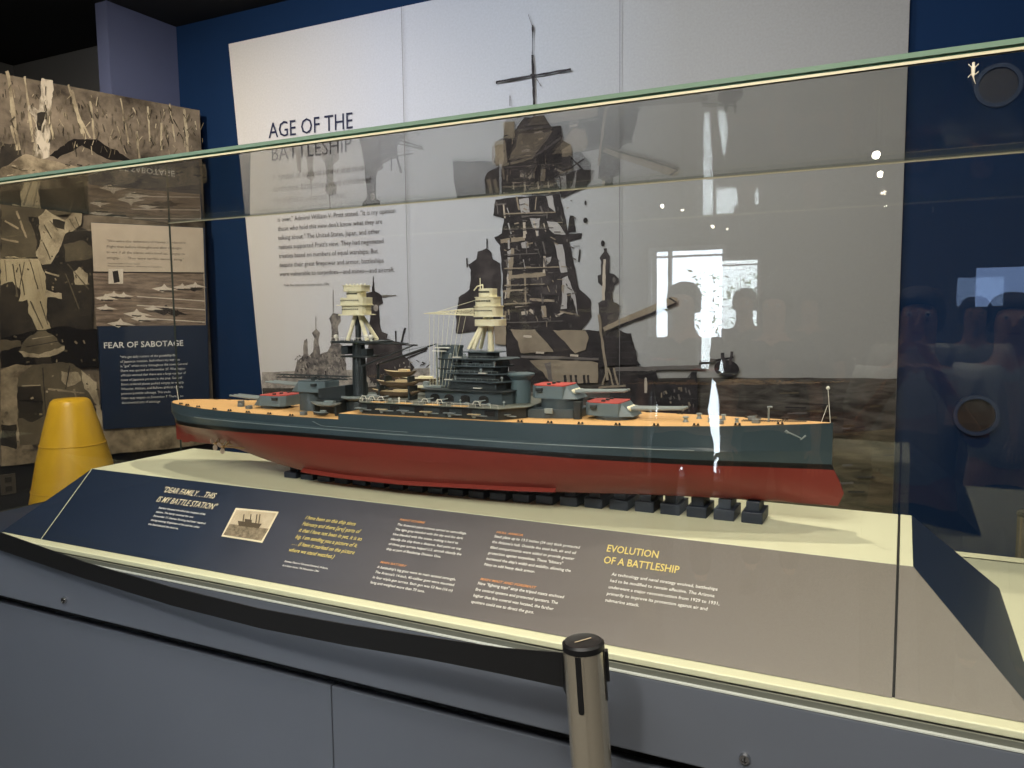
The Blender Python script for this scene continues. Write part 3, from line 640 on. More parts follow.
block(['As technology and naval strategy evolved, battleships', 'had to be modified to remain effective. The Arizona', 'underwent a major reconstruction from 1929 to 1931,', 'primarily to improve its protection against air and', 'submarine attack.'], (611.5, 575.5), 718, 602.5, wh, .05, .012, .66, 0)
# photograph printed on the rail
P = Print(onS, SN, .0009)
P.poly([(236, 508), (279, 512), (262.5, 543), (221.5, 536.5)], crm)
ph_s = two_tone('rail_photo_sky', (188, 170, 140), (214, 198, 170), 30, lo=.3, hi=.7); ph_w = two_tone('rail_photo_water', (104, 92, 74), (164, 148, 122), 90, (1, 1, 1), .35, .65)
P.poly([(237, 510), (276.5, 513.5), (261.5, 541), (223.5, 535)], ph_s)
P.poly([(230, 524), (269, 529), (261.5, 541), (223.5, 535)], ph_w)
phk = print_mat('rail_photo_ship', (92, 80, 64), .1)
P.poly([(238, 521), (262, 524), (259, 528.5), (239, 526)], phk)
for x in (243, 250, 256, 259): P.line((x, 523.5), (x+1.3, 514.5), 1.1, phk)
P.poly([(245, 519), (252, 520), (252, 524), (245, 523)], phk)
po = P.mb.build('photograph', None, recalc=False); po.parent = railo
# ================================================================== GLASS CASE
gl = glass_mat('clear_glass', (.965, .964, .948)); gcl = mat('dark_clear_edge', (78, 84, 78), .15); gedge = mat('green_glass_edge', (74, 112, 86), .2, coat=.5)
gcr = mat('edge_sealant', (216, 206, 168), .4)
ZT = 1.898; gx0, gx1 = XLo+.012, XHi-.012; gz0 = ZL+.008; tk = .008
gc = empty('glass_case', (-1.0, 1.75, gz0), 'large clear glass case with green edges standing over the ship plinth', 'display case')
def gg(mb, name, m): return reparent(mb.build(name, m), gc)
def pane(a, b, ax):
    mb = MB(); mb.box(a, b, gl)
    # faces: bottom, top, -Y, +X, +Y, -X ; edge faces green
    big = {'Y': (2, 4), 'X': (3, 5), 'Z': (0, 1)}[ax]; i = mb.mi(gedge); i2 = mb.mi(gcl)
    for k in range(6):
        if k not in big: mb.m[k] = i if (ax == 'Z' and k == 2) else i2
    return mb
gg(pane((gx0, YF-.0, ZT-.002), (gx1, 2.19, ZT+.008), 'Z'), 'top_pane', gl)
gg(pane((gx0, YF, gz0), (gx1, YF+tk, ZT-.006), 'Y'), 'front_pane', gl)
gg(pane((gx0, 2.182, ZA), (gx1, 2.19, ZT-.002), 'Y'), 'back_pane', gl)
gg(pane((gx0, YF+tk+.001, ZA), (gx0+tk, 2.181, ZT-.002), 'X'), 'side_pane', gl)
gg(pane((gx1-tk, YF+tk+.001, ZA), (gx1, 2.181, ZT-.002), 'X'), 'side_pane', gl)
gg(MB().box((gx0, YF-.001, ZT-.006), (gx1, YF+tk+.001, ZT-.002)), 'sealant_strip', gcr)
gg(MB().box((gx0, 2.178, ZT-.0045), (gx1, 2.1815, ZT-.0022)), 'sealant_strip', mat('rear_sealant', (168, 160, 132), .5))
gg(MB().box((gx0, YF-.0045, ZT+.0015), (gx1, YF-.0005, ZT+.009)), 'edge_bead', mat('edge_bead_green', (122, 146, 124), .15, coat=.6))
# ================================================================== BATTLESHIP
K0 = 1.145; SX0 = -2.0; SYc = 1.705
ship = empty('battleship_model', (SX0, SYc, K0), 'long battleship model with red lower hull, dark grey topsides and tan decks', 'model ship')
hull_g = mat('hull_blue_grey', (58, 73, 80), .35, noise=.04, nscale=8)
boot = mat('boot_topping_black', (12, 12, 13), .4); red = mat('antifouling_red', (118, 46, 37), .38, noise=.05, nscale=10)
tan = two_tone('deck_planks_tan', (204, 156, 98), (224, 182, 122), 30, (6, 90, 1), .35, .65, rough=.55)
grey = mat('ship_blue_grey', (68, 80, 86), .4); dgrey = mat('ship_dark_grey', (42, 49, 52), .45); lg = mat('ship_light_grey', (132, 142, 142), .4)
scr = mat('ship_cream', (226, 220, 188), .45); redr = mat('turret_roof_red', (186, 70, 60), .5); wood = mat('boat_wood', (200, 180, 140), .5); bron = mat('bronze', (170, 140, 100), .3, .7); whp = mat('ship_white', (226, 224, 212), .4)
def interp(tab, s):
    for (a, va), (b, vb) in zip(tab, tab[1:]):
        if s <= b:
            t = max(0, (s-a)/(b-a)); t2 = t; return va+(vb-va)*t2
    return tab[-1][1]
HB = [(0, .006), (.012, .026), (.03, .045), (.06, .060), (.12, .083), (.24, .112), (.4, .132), (.6, .143), (.9, .147), (1.25, .143), (1.4, .130), (1.55, .107), (1.66, .082), (1.76, .052), (1.84, .023), (1.877, .003)]
HD = [(0, .140), (.3, .136), (.762, .137)]
HF = [(.742, .152), (1.2, .155), (1.5, .158), (1.7, .163), (1.877, .170)]
HW = [(0, .080), (.3, .088), (.6, .094), (1.2, .094), (1.5, .089), (1.877, .081)]
HK = [(0, .018), (.1, .014), (.2, .012), (.3, .004), (.42, -.006), (.55, -.016), (.75, -.020), (.95, -.018), (1.15, -.010), (1.35, -.003), (1.5, 0), (1.877, 0)]     # keel line
WB = [(0, .005), (.02, .022), (.05, .042), (.12, .07), (.24, .1), (.4, .128), (.6, .143), (.9, .15), (1.25, .145), (1.4, .13), (1.55, .1), (1.66, .072), (1.76, .040), (1.84, .014), (1.877, .003)]
BL = [(0, .004), (.2, .007), (.3, .014), (.4, .04), (.5, .08), (.65, .112), (.9, .124), (1.2, .118), (1.35, .098), (1.5, .065), (1.65, .033), (1.78, .012), (1.877, .004)]  # flat-of-bottom
ST = [0, .01, .02, .04, .06, .09, .12, .18, .24, .32, .4, .5, .6, .7, .742, .7421, .8, .9, 1.0, 1.1, 1.2, 1.3, 1.4, 1.5, 1.58, 1.66, 1.72, 1.78, 1.82, 1.85, 1.877]
def section(s, deck):
    hd = deck; w = interp(HW, s); k = interp(HK, s); b = interp(HB, s); wb = interp(WB, s); bb = interp(BL, s)
    lf = 1 if .2 < s < 1.62 else max(0, 1-abs(s-(.2 if s < 1 else 1.62))/.1)     # blister shelf
    hl = .112
    rows = [(b, hd), (b*.998, hl+.004), (max(b, wb)+.007*lf, hl-.002), (wb+.008*lf, w+.004), (wb+.008*lf, w-.007), (wb*.985+.006*lf, k+(w-k)*.62), (bb+(wb-bb)*.80, k+(w-k)*.34), (bb+(wb-bb)*.42, k+(w-k)*.10), (bb, k+.001), (.0015, k)]
    g = min(1, max(0, s/.46)); g = g*g*(3-2*g); g = .12+.88*g
    for j in (5, 6, 7):
        gg_ = {5: .45+.55*g, 6: g, 7: g}[j]; rows[j] = (max(rows[8][0], rows[j][0]*gg_), rows[j][1])
    return rows
hm = MB(); rings = []
for s in ST:
    dk = interp(HD, s) if s < .7421 else interp(HF, s)
    rings.append((s, section(s, dk)))
nr = len(rings[0][1]); bow = {}
def bowx(s, h):
    if s < 1.80: return s
    # swell of the lower stem forward of the waterline
    g = max(0, 1-abs(h-.028)/.05); return s+(s-1.80)/.077*.024*(g**.7 if g > 0 else 0)
V = []
for s, rows in rings:
    for sd in (-1, 1):
        for (b, h) in rows: V.append((bowx(s, h), sd*b, h))
Fc = []; Mi = []
mats_row = [hull_g, hull_g, hull_g, boot, red, red, red, red, red]
for i in range(len(rings)-1):
    for sd in (0, 1):
        for j in range(nr-1):
            a = (i*2+sd)*nr+j; b = ((i+1)*2+sd)*nr+j
            Fc.append(((a, a+1, b+1, b) if sd == 0 else (a, b, b+1, a+1))); Mi.append(mats_row[j])
    a = (i*2)*nr+nr-1; b = ((i+1)*2)*nr+nr-1
    Fc.append((a, a+nr, b+nr, b)); Mi.append(red)
for i in (0, len(rings)-1):
    for j in range(nr-1):
        a = i*2*nr+j; Fc.append((a, a+nr, a+nr+1, a+1)); Mi.append(mats_row[j])
o0 = len(hm.v); hm.v += V
for f, m in zip(Fc, Mi): hm.f.append(list(f)); hm.m.append(hm.mi(m))
def sh(mb, name, m=None, smooth=False, bevel=0, parent=None): 
    return mb.build(name, m, parent or ship, smooth=smooth, bevel=bevel)
hull = sh(hm, 'hull', None, smooth=True)
# highlights on blister edge and knuckle, put in as light grey strips
def side_line(s0, s1, hfun, out, r, n=24, sd=-1):
    pts = []
    for i in range(n+1):
        s = s0+(s1-s0)*i/n; pts.append((s, sd*(max(interp(HB, s), interp(WB, s))+out), hfun(s)))
    return pts
for sd in (-1, 1):
    sh(MB().tube(side_line(.2, 1.62, lambda s: .1115, .0068, .0011, 40, sd), .0011, 5), 'blister_highlight', lg)
    kn = MB().tube([(.66, sd*.146, .128), (.69, sd*.149, .119)]+side_line(.70, .95, lambda s: .118, .001, 0, 8, sd), .0008, 5); sh(kn, 'knuckle_highlight', lg)
    # bilge keel
    bk = MB()
    for i in range(20):
        s = .60+.72*i/20; s2 = .60+.72*(i+1)/20
        def q(s, o): return (s, sd*(interp(BL, s)+(interp(WB, s)-interp(BL, s))*.45+o), interp(HK, s)+.012-o*.6)
        bk.prism([q(s, -.004), q(s, .010), q(s2, .010), q(s2, -.004)], (0, 0, .002))
    sh(bk, 'bilge_keel', red)
# decks
def deck_strip(s0, s1, tab, inset=.003, n=24, m=None, th=.002):
    mb = MB(); L_ = []; R_ = []
    for i in range(n+1):
        s = s0+(s1-s0)*i/n; b = max(.002, interp(HB, s)-inset); h = interp(tab, s)
        L_.append((s, -b, h)); R_.append((s, b, h))
    vs = L_+R_+[(x, y, z-th) for x, y, z in L_+R_]; N = n+1; fs = []
    for i in range(n):
        fs += [(i, i+1, N+i+1, N+i), (2*N+i, 3*N+i, 3*N+i+1, 2*N+i+1), (i, 2*N+i, 2*N+i+1, i+1), (N+i, N+i+1, 3*N+i+1, 3*N+i)]
    fs += [(0, N, 3*N, 2*N), (n, 2*N+n, 3*N+n, N+n)]
    return mb.add(vs, fs)
sh(deck_strip(.006, .742, HD), 'quarterdeck', tan)
sh(deck_strip(.7421, 1.872, HF, n=40), 'forecastle_deck', tan)
sh(MB().box((.739, -.142, .134), (.7435, .142, .151)), 'deck_break_bulkhead', dgrey)
# rudder, propellers
sh(MB().prism([(.012, -.003, .06), (.05, -.003, .06), (.05, -.003, .012), (.022, -.003, .010)], (0, .006, 0)), 'rudder', red, bevel=.001)
for (sd, s, y) in ((-1, .225, .070), (-1, .29, .105), (1, .225, .070), (1, .29, .105)):
    e = bpy.data.objects.new('propeller', None); COL.objects.link(e); e.parent = ship; e.location = (s, sd*y, .032)
    MB().cyl((0, 0, 0), (.016, 0, 0), .003, .005).build('hub', bron, e, smooth=True)
    for k in range(3):
        a = k*2*pi/3+.5; d = Vector((0, cos(a), sin(a))); w = Vector((.35, -sin(a), cos(a))).normalized()
        MB().prism([Vector((.008, 0, 0))+d*r+w*q for r, q in ((.003, -.002), (.010, -.007), (.018, -.006), (.021, 0), (.018, .006), (.010, .006), (.003, .002))], (.0012, 0, 0)).build('blade', mat('propeller_pale', (206, 190, 172), .3, .3), e)
    sh(MB().cyl((s+.012, sd*y, .032), (s+.16, sd*y*.96, .034), .0022, n=8).cyl((s+.02, sd*y, .032), (s+.03, sd*y*.75, .07), .0018, n=6), 'shaft', bron)
# ---- main turrets
def turret(s, h, face, roof, hb, name='gun_turret'):
    e = bpy.data.objects.new(name, None); COL.objects.link(e); e.parent = ship; e.location = (s, 0, h)
    if face < 0: e.rotation_euler = (0, 0, pi)
    prof = [(-.062, .030), (-.050, .044), (.020, .046), (.052, .034)]
    vs = []; 
    top = .029
    for z, fx in ((0, 1), (top, 0)):
        for (x, y) in prof: vs.append((x-(0 if fx or x < 0.03 else .028), -y*(1 if fx else .95), z))
        for (x, y) in prof[::-1]: vs.append((x-(0 if fx or x < 0.03 else .028), y*(1 if fx else .95), z))
    n = 8
    MB().add(vs, [list(range(8))[::-1], list(range(8, 16))]+[(i, (i+1) % n, n+(i+1) % n, n+i) for i in range(n)])  .build('turret_body', mat('turret_grey', (98, 114, 120), .4), e, bevel=.0012)
    rv = [(x*.97 if x < .03 else x-.029, y) for x, y in prof]
    pts = [(x, -y*.93, top) for x, y in rv]+[(x, y*.93, top) for x, y in rv[::-1]]
    MB().prism(pts, (0, 0, .0022)).build('turret_roof', redr if roof else grey, e)
    for y in (-.017, 0, .017):
        g = MB().cyl((.030, y, .015), (.046, y, .016), .0062, .005, n=12).cyl((.046, y, .016), (.09, y, .0175), .0038, .0034, n=10).cyl((.09, y, .0175), (.158, y, .021), .0034, .0026, n=10).cyl((.155, y, .0209), (.16, y, .0211), .003, n=10)
        b_ = g.build('gun_barrel', lg, e, smooth=True)
    for y in (-.017, 0, .017):
        MB().lathe((.036, y, .015), [(.001, -.007), (.007, -.004), (.0085, 0), (.007, .004), (.001, .007)], 12).build('blast_bag', scr, e, smooth=True)
    MB().box((-.045, -.052, .017), (-.030, .052, .025)).build('rangefinder', dgrey, e, bevel=.001)
    for y in (-.03, .0, .028): MB().cbox((-.02, y, top+.004), (.008, .006, .004)).build('sighting_hood', dgrey, e)
    rb = .049 if s > 1.2 else .041
    if hb: sh(MB().lathe((s, 0, hb), [(rb, 0), (rb, h-hb-.003), (rb+.002, h-hb-.003), (rb+.002, h-hb)], 32), 'barbette', grey, smooth=True)
turret(1.418, .165, 1, True, .152)
turret(1.285, .199, 1, True, .150)
turret(.405, .144, -1, True, .132)
turret(.545, .188, -1, False, .132)
# ---- catapult on the superfiring aft turret
ct = MB(); z0 = .2225
for y in (-.010, .010):
    ct.cyl((.42, y, z0+.008), (.668, y, z0+.008), .0012, n=5); ct.cyl((.42, y, z0+.0), (.668, y, z0+.0), .0012, n=5)
    for i in range(12): 
        a = .42+i*.0206; ct.cyl((a, y, z0+(i % 2)*.008), (a+.0206, y, z0+((i+1) % 2)*.008), .0008, n=4)
for i in range(13): ct.cyl((.42+i*.0206, -.01, z0+.008), (.42+i*.0206, .01, z0+.008), .0008, n=4)
ct.cyl((.545, 0, z0-.01), (.545, 0, z0+.004), .008, n=12)
sh(ct, 'catapult', dgrey)
# ---- midship superstructure
def deckblock(name, pts, h0, h1, m, bevel=.001): return sh(MB().prism([(x, y, h0) for x, y in pts], (0, 0, h1-h0)), name, m, bevel=bevel)
def sym(pts): return pts+[(x, -y) for x, y in pts[::-1]]
deckblock('casemate_deckhouse', sym([(.775, -.09), (.80, -.127), (1.18, -.127), (1.225, -.07)]), .148, .180, dgrey)
deckblock('boat_deck', sym([(.77, -.098), (.80, -.133), (1.185, -.133), (1.232, -.072)]), .1802, .1825, mat('ship_deck_grey', (96, 100, 92), .5))
for k, x in enumerate((.83, .905, .985, 1.06)):
    sh(MB().box((x, -.1325, .1826), (x+.04, -.112, .1834)), 'plank_walkway', tan)
deckblock('upper_deckhouse', sym([(.94, -.05), (.95, -.068), (1.16, -.068), (1.175, -.04)]), .1825, .212, grey)
for k, x in enumerate((.965, 1.005, 1.05, 1.10)):
    pts = [(x, -.0682, .186), (x+.026, -.0682, .186)]+[(x+.013+.013*cos(t), -.0682, .195+.008*sin(t)) for t in [i*pi/8 for i in range(9)]]
    sh(MB().prism(pts, (0, -.0008, 0)), 'deckhouse_opening', black)
deckblock('signal_deck', sym([(.93, -.055), (.945, -.078), (1.165, -.078), (1.18, -.045)]), .2122, .2142, dgrey)
# secondary guns along the near and far sides
gn = [(x, h_, y_) for x in (.80, .862, .925, .99, 1.055, 1.12, 1.185) for h_, y_ in ((.1615, .133),)]
for sd in (-1, 1):
    for i, (x, h_, y_) in enumerate(gn):
        e = bpy.data.objects.new('casemate_gun', None); COL.objects.link(e); e.parent = ship; e.location = (x, sd*y_*(.97 if x < 1.15 else .8), h_)
        MB().box((-.014, -.008, .004), (.016, .008, .0058)).build('platform', wood if i % 2 else lg, e)
        MB().cyl((0, 0, -.004), (0, 0, .006), .004, .003, n=8).build('pedestal', lg, e, smooth=True)
        MB().cyl((-.006, 0, .001), (.034, 0 if i % 2 else sd*.004, .002), .0019, .0012, n=8).build('gun_barrel', lg, e, smooth=True)
    for x in (.80, .825, .852, .98, 1.02, 1.12):
        e = bpy.data.objects.new('deck_gun', None); COL.objects.link(e); e.parent = ship; e.location = (x, sd*.112, .1834)
        MB().cyl((0, 0, 0), (0, 0, .008), .005, .003, n=10).build('pedestal', dgrey, e)
        MB().cyl((-.008, 0, .009), (.024, sd*.006, .015), .0018, .0012, n=8).build('gun_barrel', lg, e)
        MB().tube([(-.010, -.007, .004), (-.004, -.007, .012), (.006, -.007, .012), (.010, -.007, .004)], .0009, 5).build('shield_frame', whp, e)
for sd in (-1, 1):
    for k in range(22):
        x = .79+k*.0185+random.uniform(-.004, .004); y = sd*random.uniform(.085, .122)
        if k % 3 == 0: sh(MB().cyl((x, y, .1825), (x, y, .1825+random.uniform(.006, .012)), .0018, n=8).lathe((x, y, .1925), [(.001, -.003), (.0036, 0), (.001, .003)], 8), 'ventilator', lg if k % 2 else whp)
        elif k % 3 == 1: sh(MB().cbox((x, y, .186), (random.uniform(.006, .014), .006, .006)), 'deck_locker', random.choice((grey, dgrey, lg)), bevel=.0005)
    for x in (.83, .90, .97, 1.04, 1.10, 1.16):
        sh(MB().cbox((x, sd*.1275, .170), (.026, .0012, .012)), 'casemate_opening', black)
# railings, near and far
for sd in (-1, 1):
    rl = MB(); pts = [(x, sd*.1325, .1905) for x in [.80+i*.0192 for i in range(21)]]
    rl.tube(pts, .0005, 4)
    for p in pts: rl.cyl(p, (p[0], p[1], .1825), .0004, n=4)
    sh(rl, 'railing', whp)
# ---- bridge tower
for (a, b, w, h0, h1, m) in ((1.0, 1.15, .046, .2142, .232, dgrey), (1.01, 1.145, .040, .2345, .250, dgrey), (1.02, 1.135, .038, .2525, .268, dgrey), (1.03, 1.14, .036, .2705, .286, grey), (1.045, 1.115, .026, .2885, .302, dgrey)):
    deckblock('bridge_house', sym([(a, -w*.8), (a+.01, -w), (b-.015, -w), (b, -w*.5)]), h0, h1, m)
for (a, b, w, h) in ((1.0, 1.165, .054, .2322), (.99, 1.16, .048, .2502), (1.005, 1.15, .046, .2682), (1.0, 1.165, .052, .2862), (1.03, 1.13, .034, .3022)):
    deckblock('bridge_platform', sym([(a, -w*.8), (a+.012, -w), (b-.02, -w), (b, -w*.5)]), h, h+.0022, grey, .0004)
    rl = MB(); pts = [(a+.012+(b-.032-a)*i/9, -w, h+.0085) for i in range(10)]
    rl.tube(pts, .0004, 4); [rl.cyl(p, (p[0], p[1], h+.002), .0004, n=4) for p in pts]; sh(rl, 'railing', lg)
for x in (1.06, 1.09): sh(MB().cbox((x, -.0355, .278), (.010, .002, .005)), 'bridge_window', black)
for (x, y, h) in ((1.01, -.045, .2885), (1.02, -.04, .2345), (1.15, -.045, .2345), (1.095, -.047, .2525), (1.05, -.046, .2884), (1.13, -.043, .2706)):
    e = sh(MB().cyl((x, y, h), (x, y, h+.006), .002, n=8).lathe((x, y, h+.009), [(.001, -.003), (.0032, -.0015), (.0036, .0008), (.002, .003), (.0005, .0035)], 12), 'searchlight', lg, smooth=True)
for x, h in ((1.02, .2905), (.995, .2355), (1.09, .2535), (1.075, .217)):
    sh(MB().box((x, -.052, h), (x+.022, -.045, h+.002)), 'signal_locker', whp)
# funnel
sh(MB().lathe((.985, 0, .2142), [(.030, 0), (.030, .098), (.032, .098), (.032, .104), (.027, .104), (.027, .1)], 32, sx=1.05, sy=.8), 'funnel', grey, smooth=True)
for k in range(3):
    sh(MB().lathe((.985, 0, .235+k*.024), [(.033, 0), (.033, .003)], 28, sx=1.05, sy=.82), 'funnel_band', dgrey)
sh(MB().cyl((.955, -.02, .214), (.955, -.02, .322), .0025, n=8).cyl((1.014, -.022, .214), (1.014, -.022, .318), .0025, n=8), 'steam_pipe', lg)
sh(MB().box((.958, -.034, .312), (1.0, -.028, .3145)).box((.952, -.036, .304), (.99, -.03, .306)), 'funnel_platform', whp)
# conning tower
sh(MB().lathe((1.178, 0, .18), [(.024, 0), (.024, .058), (.030, .064), (.034, .068), (.034, .072), (.028, .074)], 28), 'conning_tower', mat('ship_mid_grey', (84, 102, 108), .4), smooth=True)
sh(MB().box((1.215, -.04, .158), (1.235, .04, .18)), 'splinter_shield', grey, bevel=.001)
deckblock('barbette_deckhouse', sym([(1.20, -.062), (1.26, -.062), (1.33, -.045), (1.34, -.03)]), .150, .176, grey)
for sd in (-1, 1):
    sh(MB().box((1.335, sd*.048-.006, .154), (1.352, sd*.048+.006, .196)), 'ventilation_trunk', dgrey, bevel=.001)
    sh(MB().box((1.27, sd*.066-.003, .168), (1.29, sd*.066+.003, .180)), 'life_raft', lg, bevel=.001)
# ---- masts
def mast(name, s, base, top, leg_r, tiers, legs, col, colm):
    e = bpy.data.objects.new(name, None); COL.objects.link(e); e.parent = ship; e.location = (s, 0, 0)
    MB().cyl((0, 0, base), (0, 0, top), leg_r*1.25, leg_r, n=14).build('mast_column', colm, e, smooth=True)
    for (dx, dy, zb) in legs: MB().cyl((dx, dy, zb), (dx*.15, dy*.15, top), leg_r*.8, leg_r*.7, n=10).build('tripod_leg', scr, e, smooth=True)
    for k, (x0, x1, w, h0, h1, win) in enumerate(tiers):
        n_ = 8; pts = []
        cx_ = (x0+x1)/2; hx = (x1-x0)/2
        for i in range(n_*2):
            a = 2*pi*(i+.5)/(n_*2); pts.append((cx_+hx*copysign(abs(cos(a))**.6, cos(a)), w*copysign(abs(sin(a))**.6, sin(a)), h0))
        t_ = MB().prism(pts, (0, 0, h1-h0)).build('fighting_top', scr, e, bevel=.0006)
        if win:
            wm = MB()
            for i in range(9):
                xx = x0+hx*.35+(x1-x0)*.65*i/8; yy = -w*(1-abs((xx-cx_)/hx)**3.3)**.3 if abs((xx-cx_)/hx) < 1 else 0
                wm.cbox((xx, -w*1.003, (h0+h1)/2+.002), (.0026, .0012, .0036))
            w_ = wm.build('top_window', black, e)
    return e
mm = mast('mainmast', .700, .18, .40, .0072, [(-.050, .046, .036, .3945, .3975, 0), (-.040, .034, .028, .3975, .420, 1), (-.056, .040, .034, .420, .4225, 0), (-.044, .038, .030, .4225, .441, 1), (-.026, .022, .02, .441, .457, 1), (-.034, .032, .026, .457, .471, 0), (-.036, .034, .028, .471, .4735, 0)], [(.045, -.022, .328), (.045, .022, .328), (-.012, -.03, .328)], 0, dgrey)
MB().cyl((.0, 0, .18), (.0, 0, .325), .020, .0165, n=20).build('mast_trunk', dgrey, mm, smooth=True)
for k in range(6): MB().box((-.034+k*.012, -.004, .4735), (-.031+k*.012, .0, .478)).build('lookout', whp, mm)
deckblock('mast_platform', sym([(.63, -.030), (.645, -.042), (.775, -.042), (.79, -.030)]), .322, .328, dgrey)
rl = MB(); pts = [(.642+i*.0148, -.042, .336) for i in range(10)]; rl.tube(pts, .0006, 4); [rl.cyl(p, (p[0], p[1], .328), .0005, n=4) for p in pts]; sh(rl, 'railing', whp)
for x, y in ((.65, -.03), (.765, -.032), (.74, -.02)):
    sh(MB().cyl((x, y, .328), (x, y, .334), .003, n=8).lathe((x, y, .339), [(.001, -.006), (.006, -.003), (.0065, .001), (.004, .005), (.0005, .006)], 12), 'searchlight', whp, smooth=True)
deckblock('machinery_platform', sym([(.655, -.02), (.67, -.03), (.735, -.03), (.75, -.02)]), .284, .288, dgrey)
sh(MB().cbox((.672, -.01, .303), (.022, .03, .022)).cbox((.735, -.01, .298), (.02, .03, .018)), 'winch_house', dgrey, bevel=.001)
sh(MB().lathe((.705, 0, .166), [(.030, 0), (.058, .012), (.058, .018), (.054, .018), (.052, .014)], 32), 'mast_tub', lg, smooth=True)
sh(MB().lathe((.705, 0, .136), [(.042, 0), (.042, .032)], 28), 'mast_base', dgrey, smooth=True)
fm = mast('foremast', 1.098, .30, .395, .0065, [(-.036, .036, .030, .366, .382, 0), (-.040, .034, .030, .388, .3905, 0), (-.036, .028, .028, .3905, .412, 1), (-.038, .030, .03, .412, .4145, 0), (-.034, .022, .026, .4145, .434, 1), (-.036, .024, .027, .434, .436, 0), (-.026, .014, .020, .436, .456, 1)], [(-.045, -.030, .31), (-.030, -.034, .31), (-.045, .03, .31)], 0, scr)
MB().tube([(-.045, 0, .452), (-.036, 0, .462), (-.020, 0, .466), (-.020, 0, .456)], .0016, 6).cyl((-.026, -.002, .456), (-.026, -.002, .482), .0012, n=6).build('signal_arm', scr, fm)
# spreader yard aft of the foremast with halyards
yd = MB(); tip = Vector((-.19, -.002, .3975))
for y in (-.020, .016):
    yd.cyl((-.036, y, .392), tip, .0016, .0009, n=6); yd.cyl((-.036, y, .409), tip, .0013, .0008, n=6)
    for i in range(13):
        t_ = i/14; a = Vector((-.036, y, .392)).lerp(tip, t_); b = Vector((-.036, y, .409)).lerp(tip, t_); c = Vector((-.036, y, .409)).lerp(tip, (i+1)/14)
        yd.cyl(a, b, .0009, n=4); yd.cyl(a, c, .0007, n=4)
yd.cyl((-.036, 0, .43), (-.16, 0, .399), .0007, n=4)
yd.build('spreader_yard', scr, fm)
hy = MB()
for i in range(8):
    t_ = i/7; a = Vector((-.172, -.004-.002*i, .396)).lerp(Vector((-.06, -.014, .3935)), t_); b = Vector((-.158+t_*.06, -.03, .2145))
    hy.cyl(a, b, .00045, n=4)
hy.build('halyard', scr, fm)
sh(MB().cbox((.955, -.03, .2165), (.05, .03, .004)).cbox((.93, -.03, .222), (.014, .012, .012)), 'flag_locker', lg)
# ---- cranes
for (a, b, sd) in (((.735, -.035, .262), (.905, -.05, .318), -1), ((.72, -.02, .3195), (.885, -.04, .3235), -1), ((.735, .035, .262), (.905, .06, .318), 1)):
    sh(MB().cyl(a, b, .0026, .0016, n=8).cyl((a[0], a[1], .18), a, .005, .004, n=10).cyl((a[0], a[1], a[2]+.02), b, .0006, n=4), 'boat_crane', dgrey)
# ---- boats
def boat(s, y, h, ln, w, d, m1=None, top=None, rot=0):
    e = bpy.data.objects.new('ship_boat', None); COL.objects.link(e); e.parent = ship; e.location = (s, y, h); e.rotation_euler = (0, 0, rot)
    mb = MB(); N = 14; vs = []; fs = []
    for i in range(N+1):
        t_ = -1+2*i/N; f = max(.04, (1-abs(t_)**2.6)); 
        for k in range(7):
            a = pi*k/6; hw = w/2*f
            vs.append((t_*ln/2, -cos(a)*hw, d*(.25*abs(t_)**3)+d-sin(a)**.8*d*min(1, f*1.1)))
    for i in range(N):
        for k in range(6): fs.append((i*7+k, i*7+k+1, (i+1)*7+k+1, (i+1)*7+k))
    fs += [list(range(7)), list(range(N*7, N*7+7))]
    mb.add(vs, fs).build('boat_hull', m1 or wood, e, smooth=True)
    c = MB(); L_ = []
    for i in range(N+1):
        t_ = -1+2*i/N; f = max(.04, (1-abs(t_)**2.6)); L_.append((t_*ln/2*.97, w/2*f*.92, d*(1.0+.25*abs(t_)**3)))
    c.add([(x, -y, z) for x, y, z in L_]+[(x, y, z) for x, y, z in L_]+[(x, -y, z-.001) for x, y, z in L_]+[(x, y, z-.001) for x, y, z in L_], [(i, i+1, N+1+i+1, N+1+i) for i in range(N)])
    c.build('boat_cover', top or scr, e)
    MB().cbox((ln*.12, 0, d+.003), (ln*.28, w*.5, .006)).build('cabin', top or scr, e, bevel=.001)
    return e
brown = mat('boat_brown', (84, 70, 54), .5)
boat(.855, -.056, .186, .150, .036, .017, brown, wood); boat(.86, -.054, .212, .135, .033, .015, brown, wood); boat(.865, -.05, .238, .100, .029, .015, brown, wood)
boat(.855, .052, .190, .155, .034, .013, brown); boat(.86, .05, .2165, .14, .03, .011, brown)
sh(MB().box((.81, -.07, .183), (.815, -.034, .218)).box((.90, -.07, .183), (.905, -.034, .218)).box((.825, -.064, .212), (.829, -.036, .242)).box((.895, -.064, .212), (.899, -.036, .242)), 'boat_cradle', dgrey)
boat(.655, -.085, .1585, .105, .028, .010, lg, lg); boat(.66, .085, .1585, .105, .028, .010, lg, lg)
boat(.665, -.118, .1395, .055, .018, .008, dgrey, lg); 
sh(MB().box((.62, -.095, .137), (.625, -.075, .162)).box((.69, -.095, .137), (.695, -.075, .162)), 'boat_cradle', dgrey)
sh(MB().box((.60, -.06, .137), (.68, .06, .172)), 'aft_deckhouse', dgrey, bevel=.001)
sh(MB().prism([(.60, -.05, .172), (.60, -.05, .2), (.69, -.05, .212), (.69, -.05, .172)], (0, .1, 0)), 'machinery_casing', dgrey, bevel=.001)
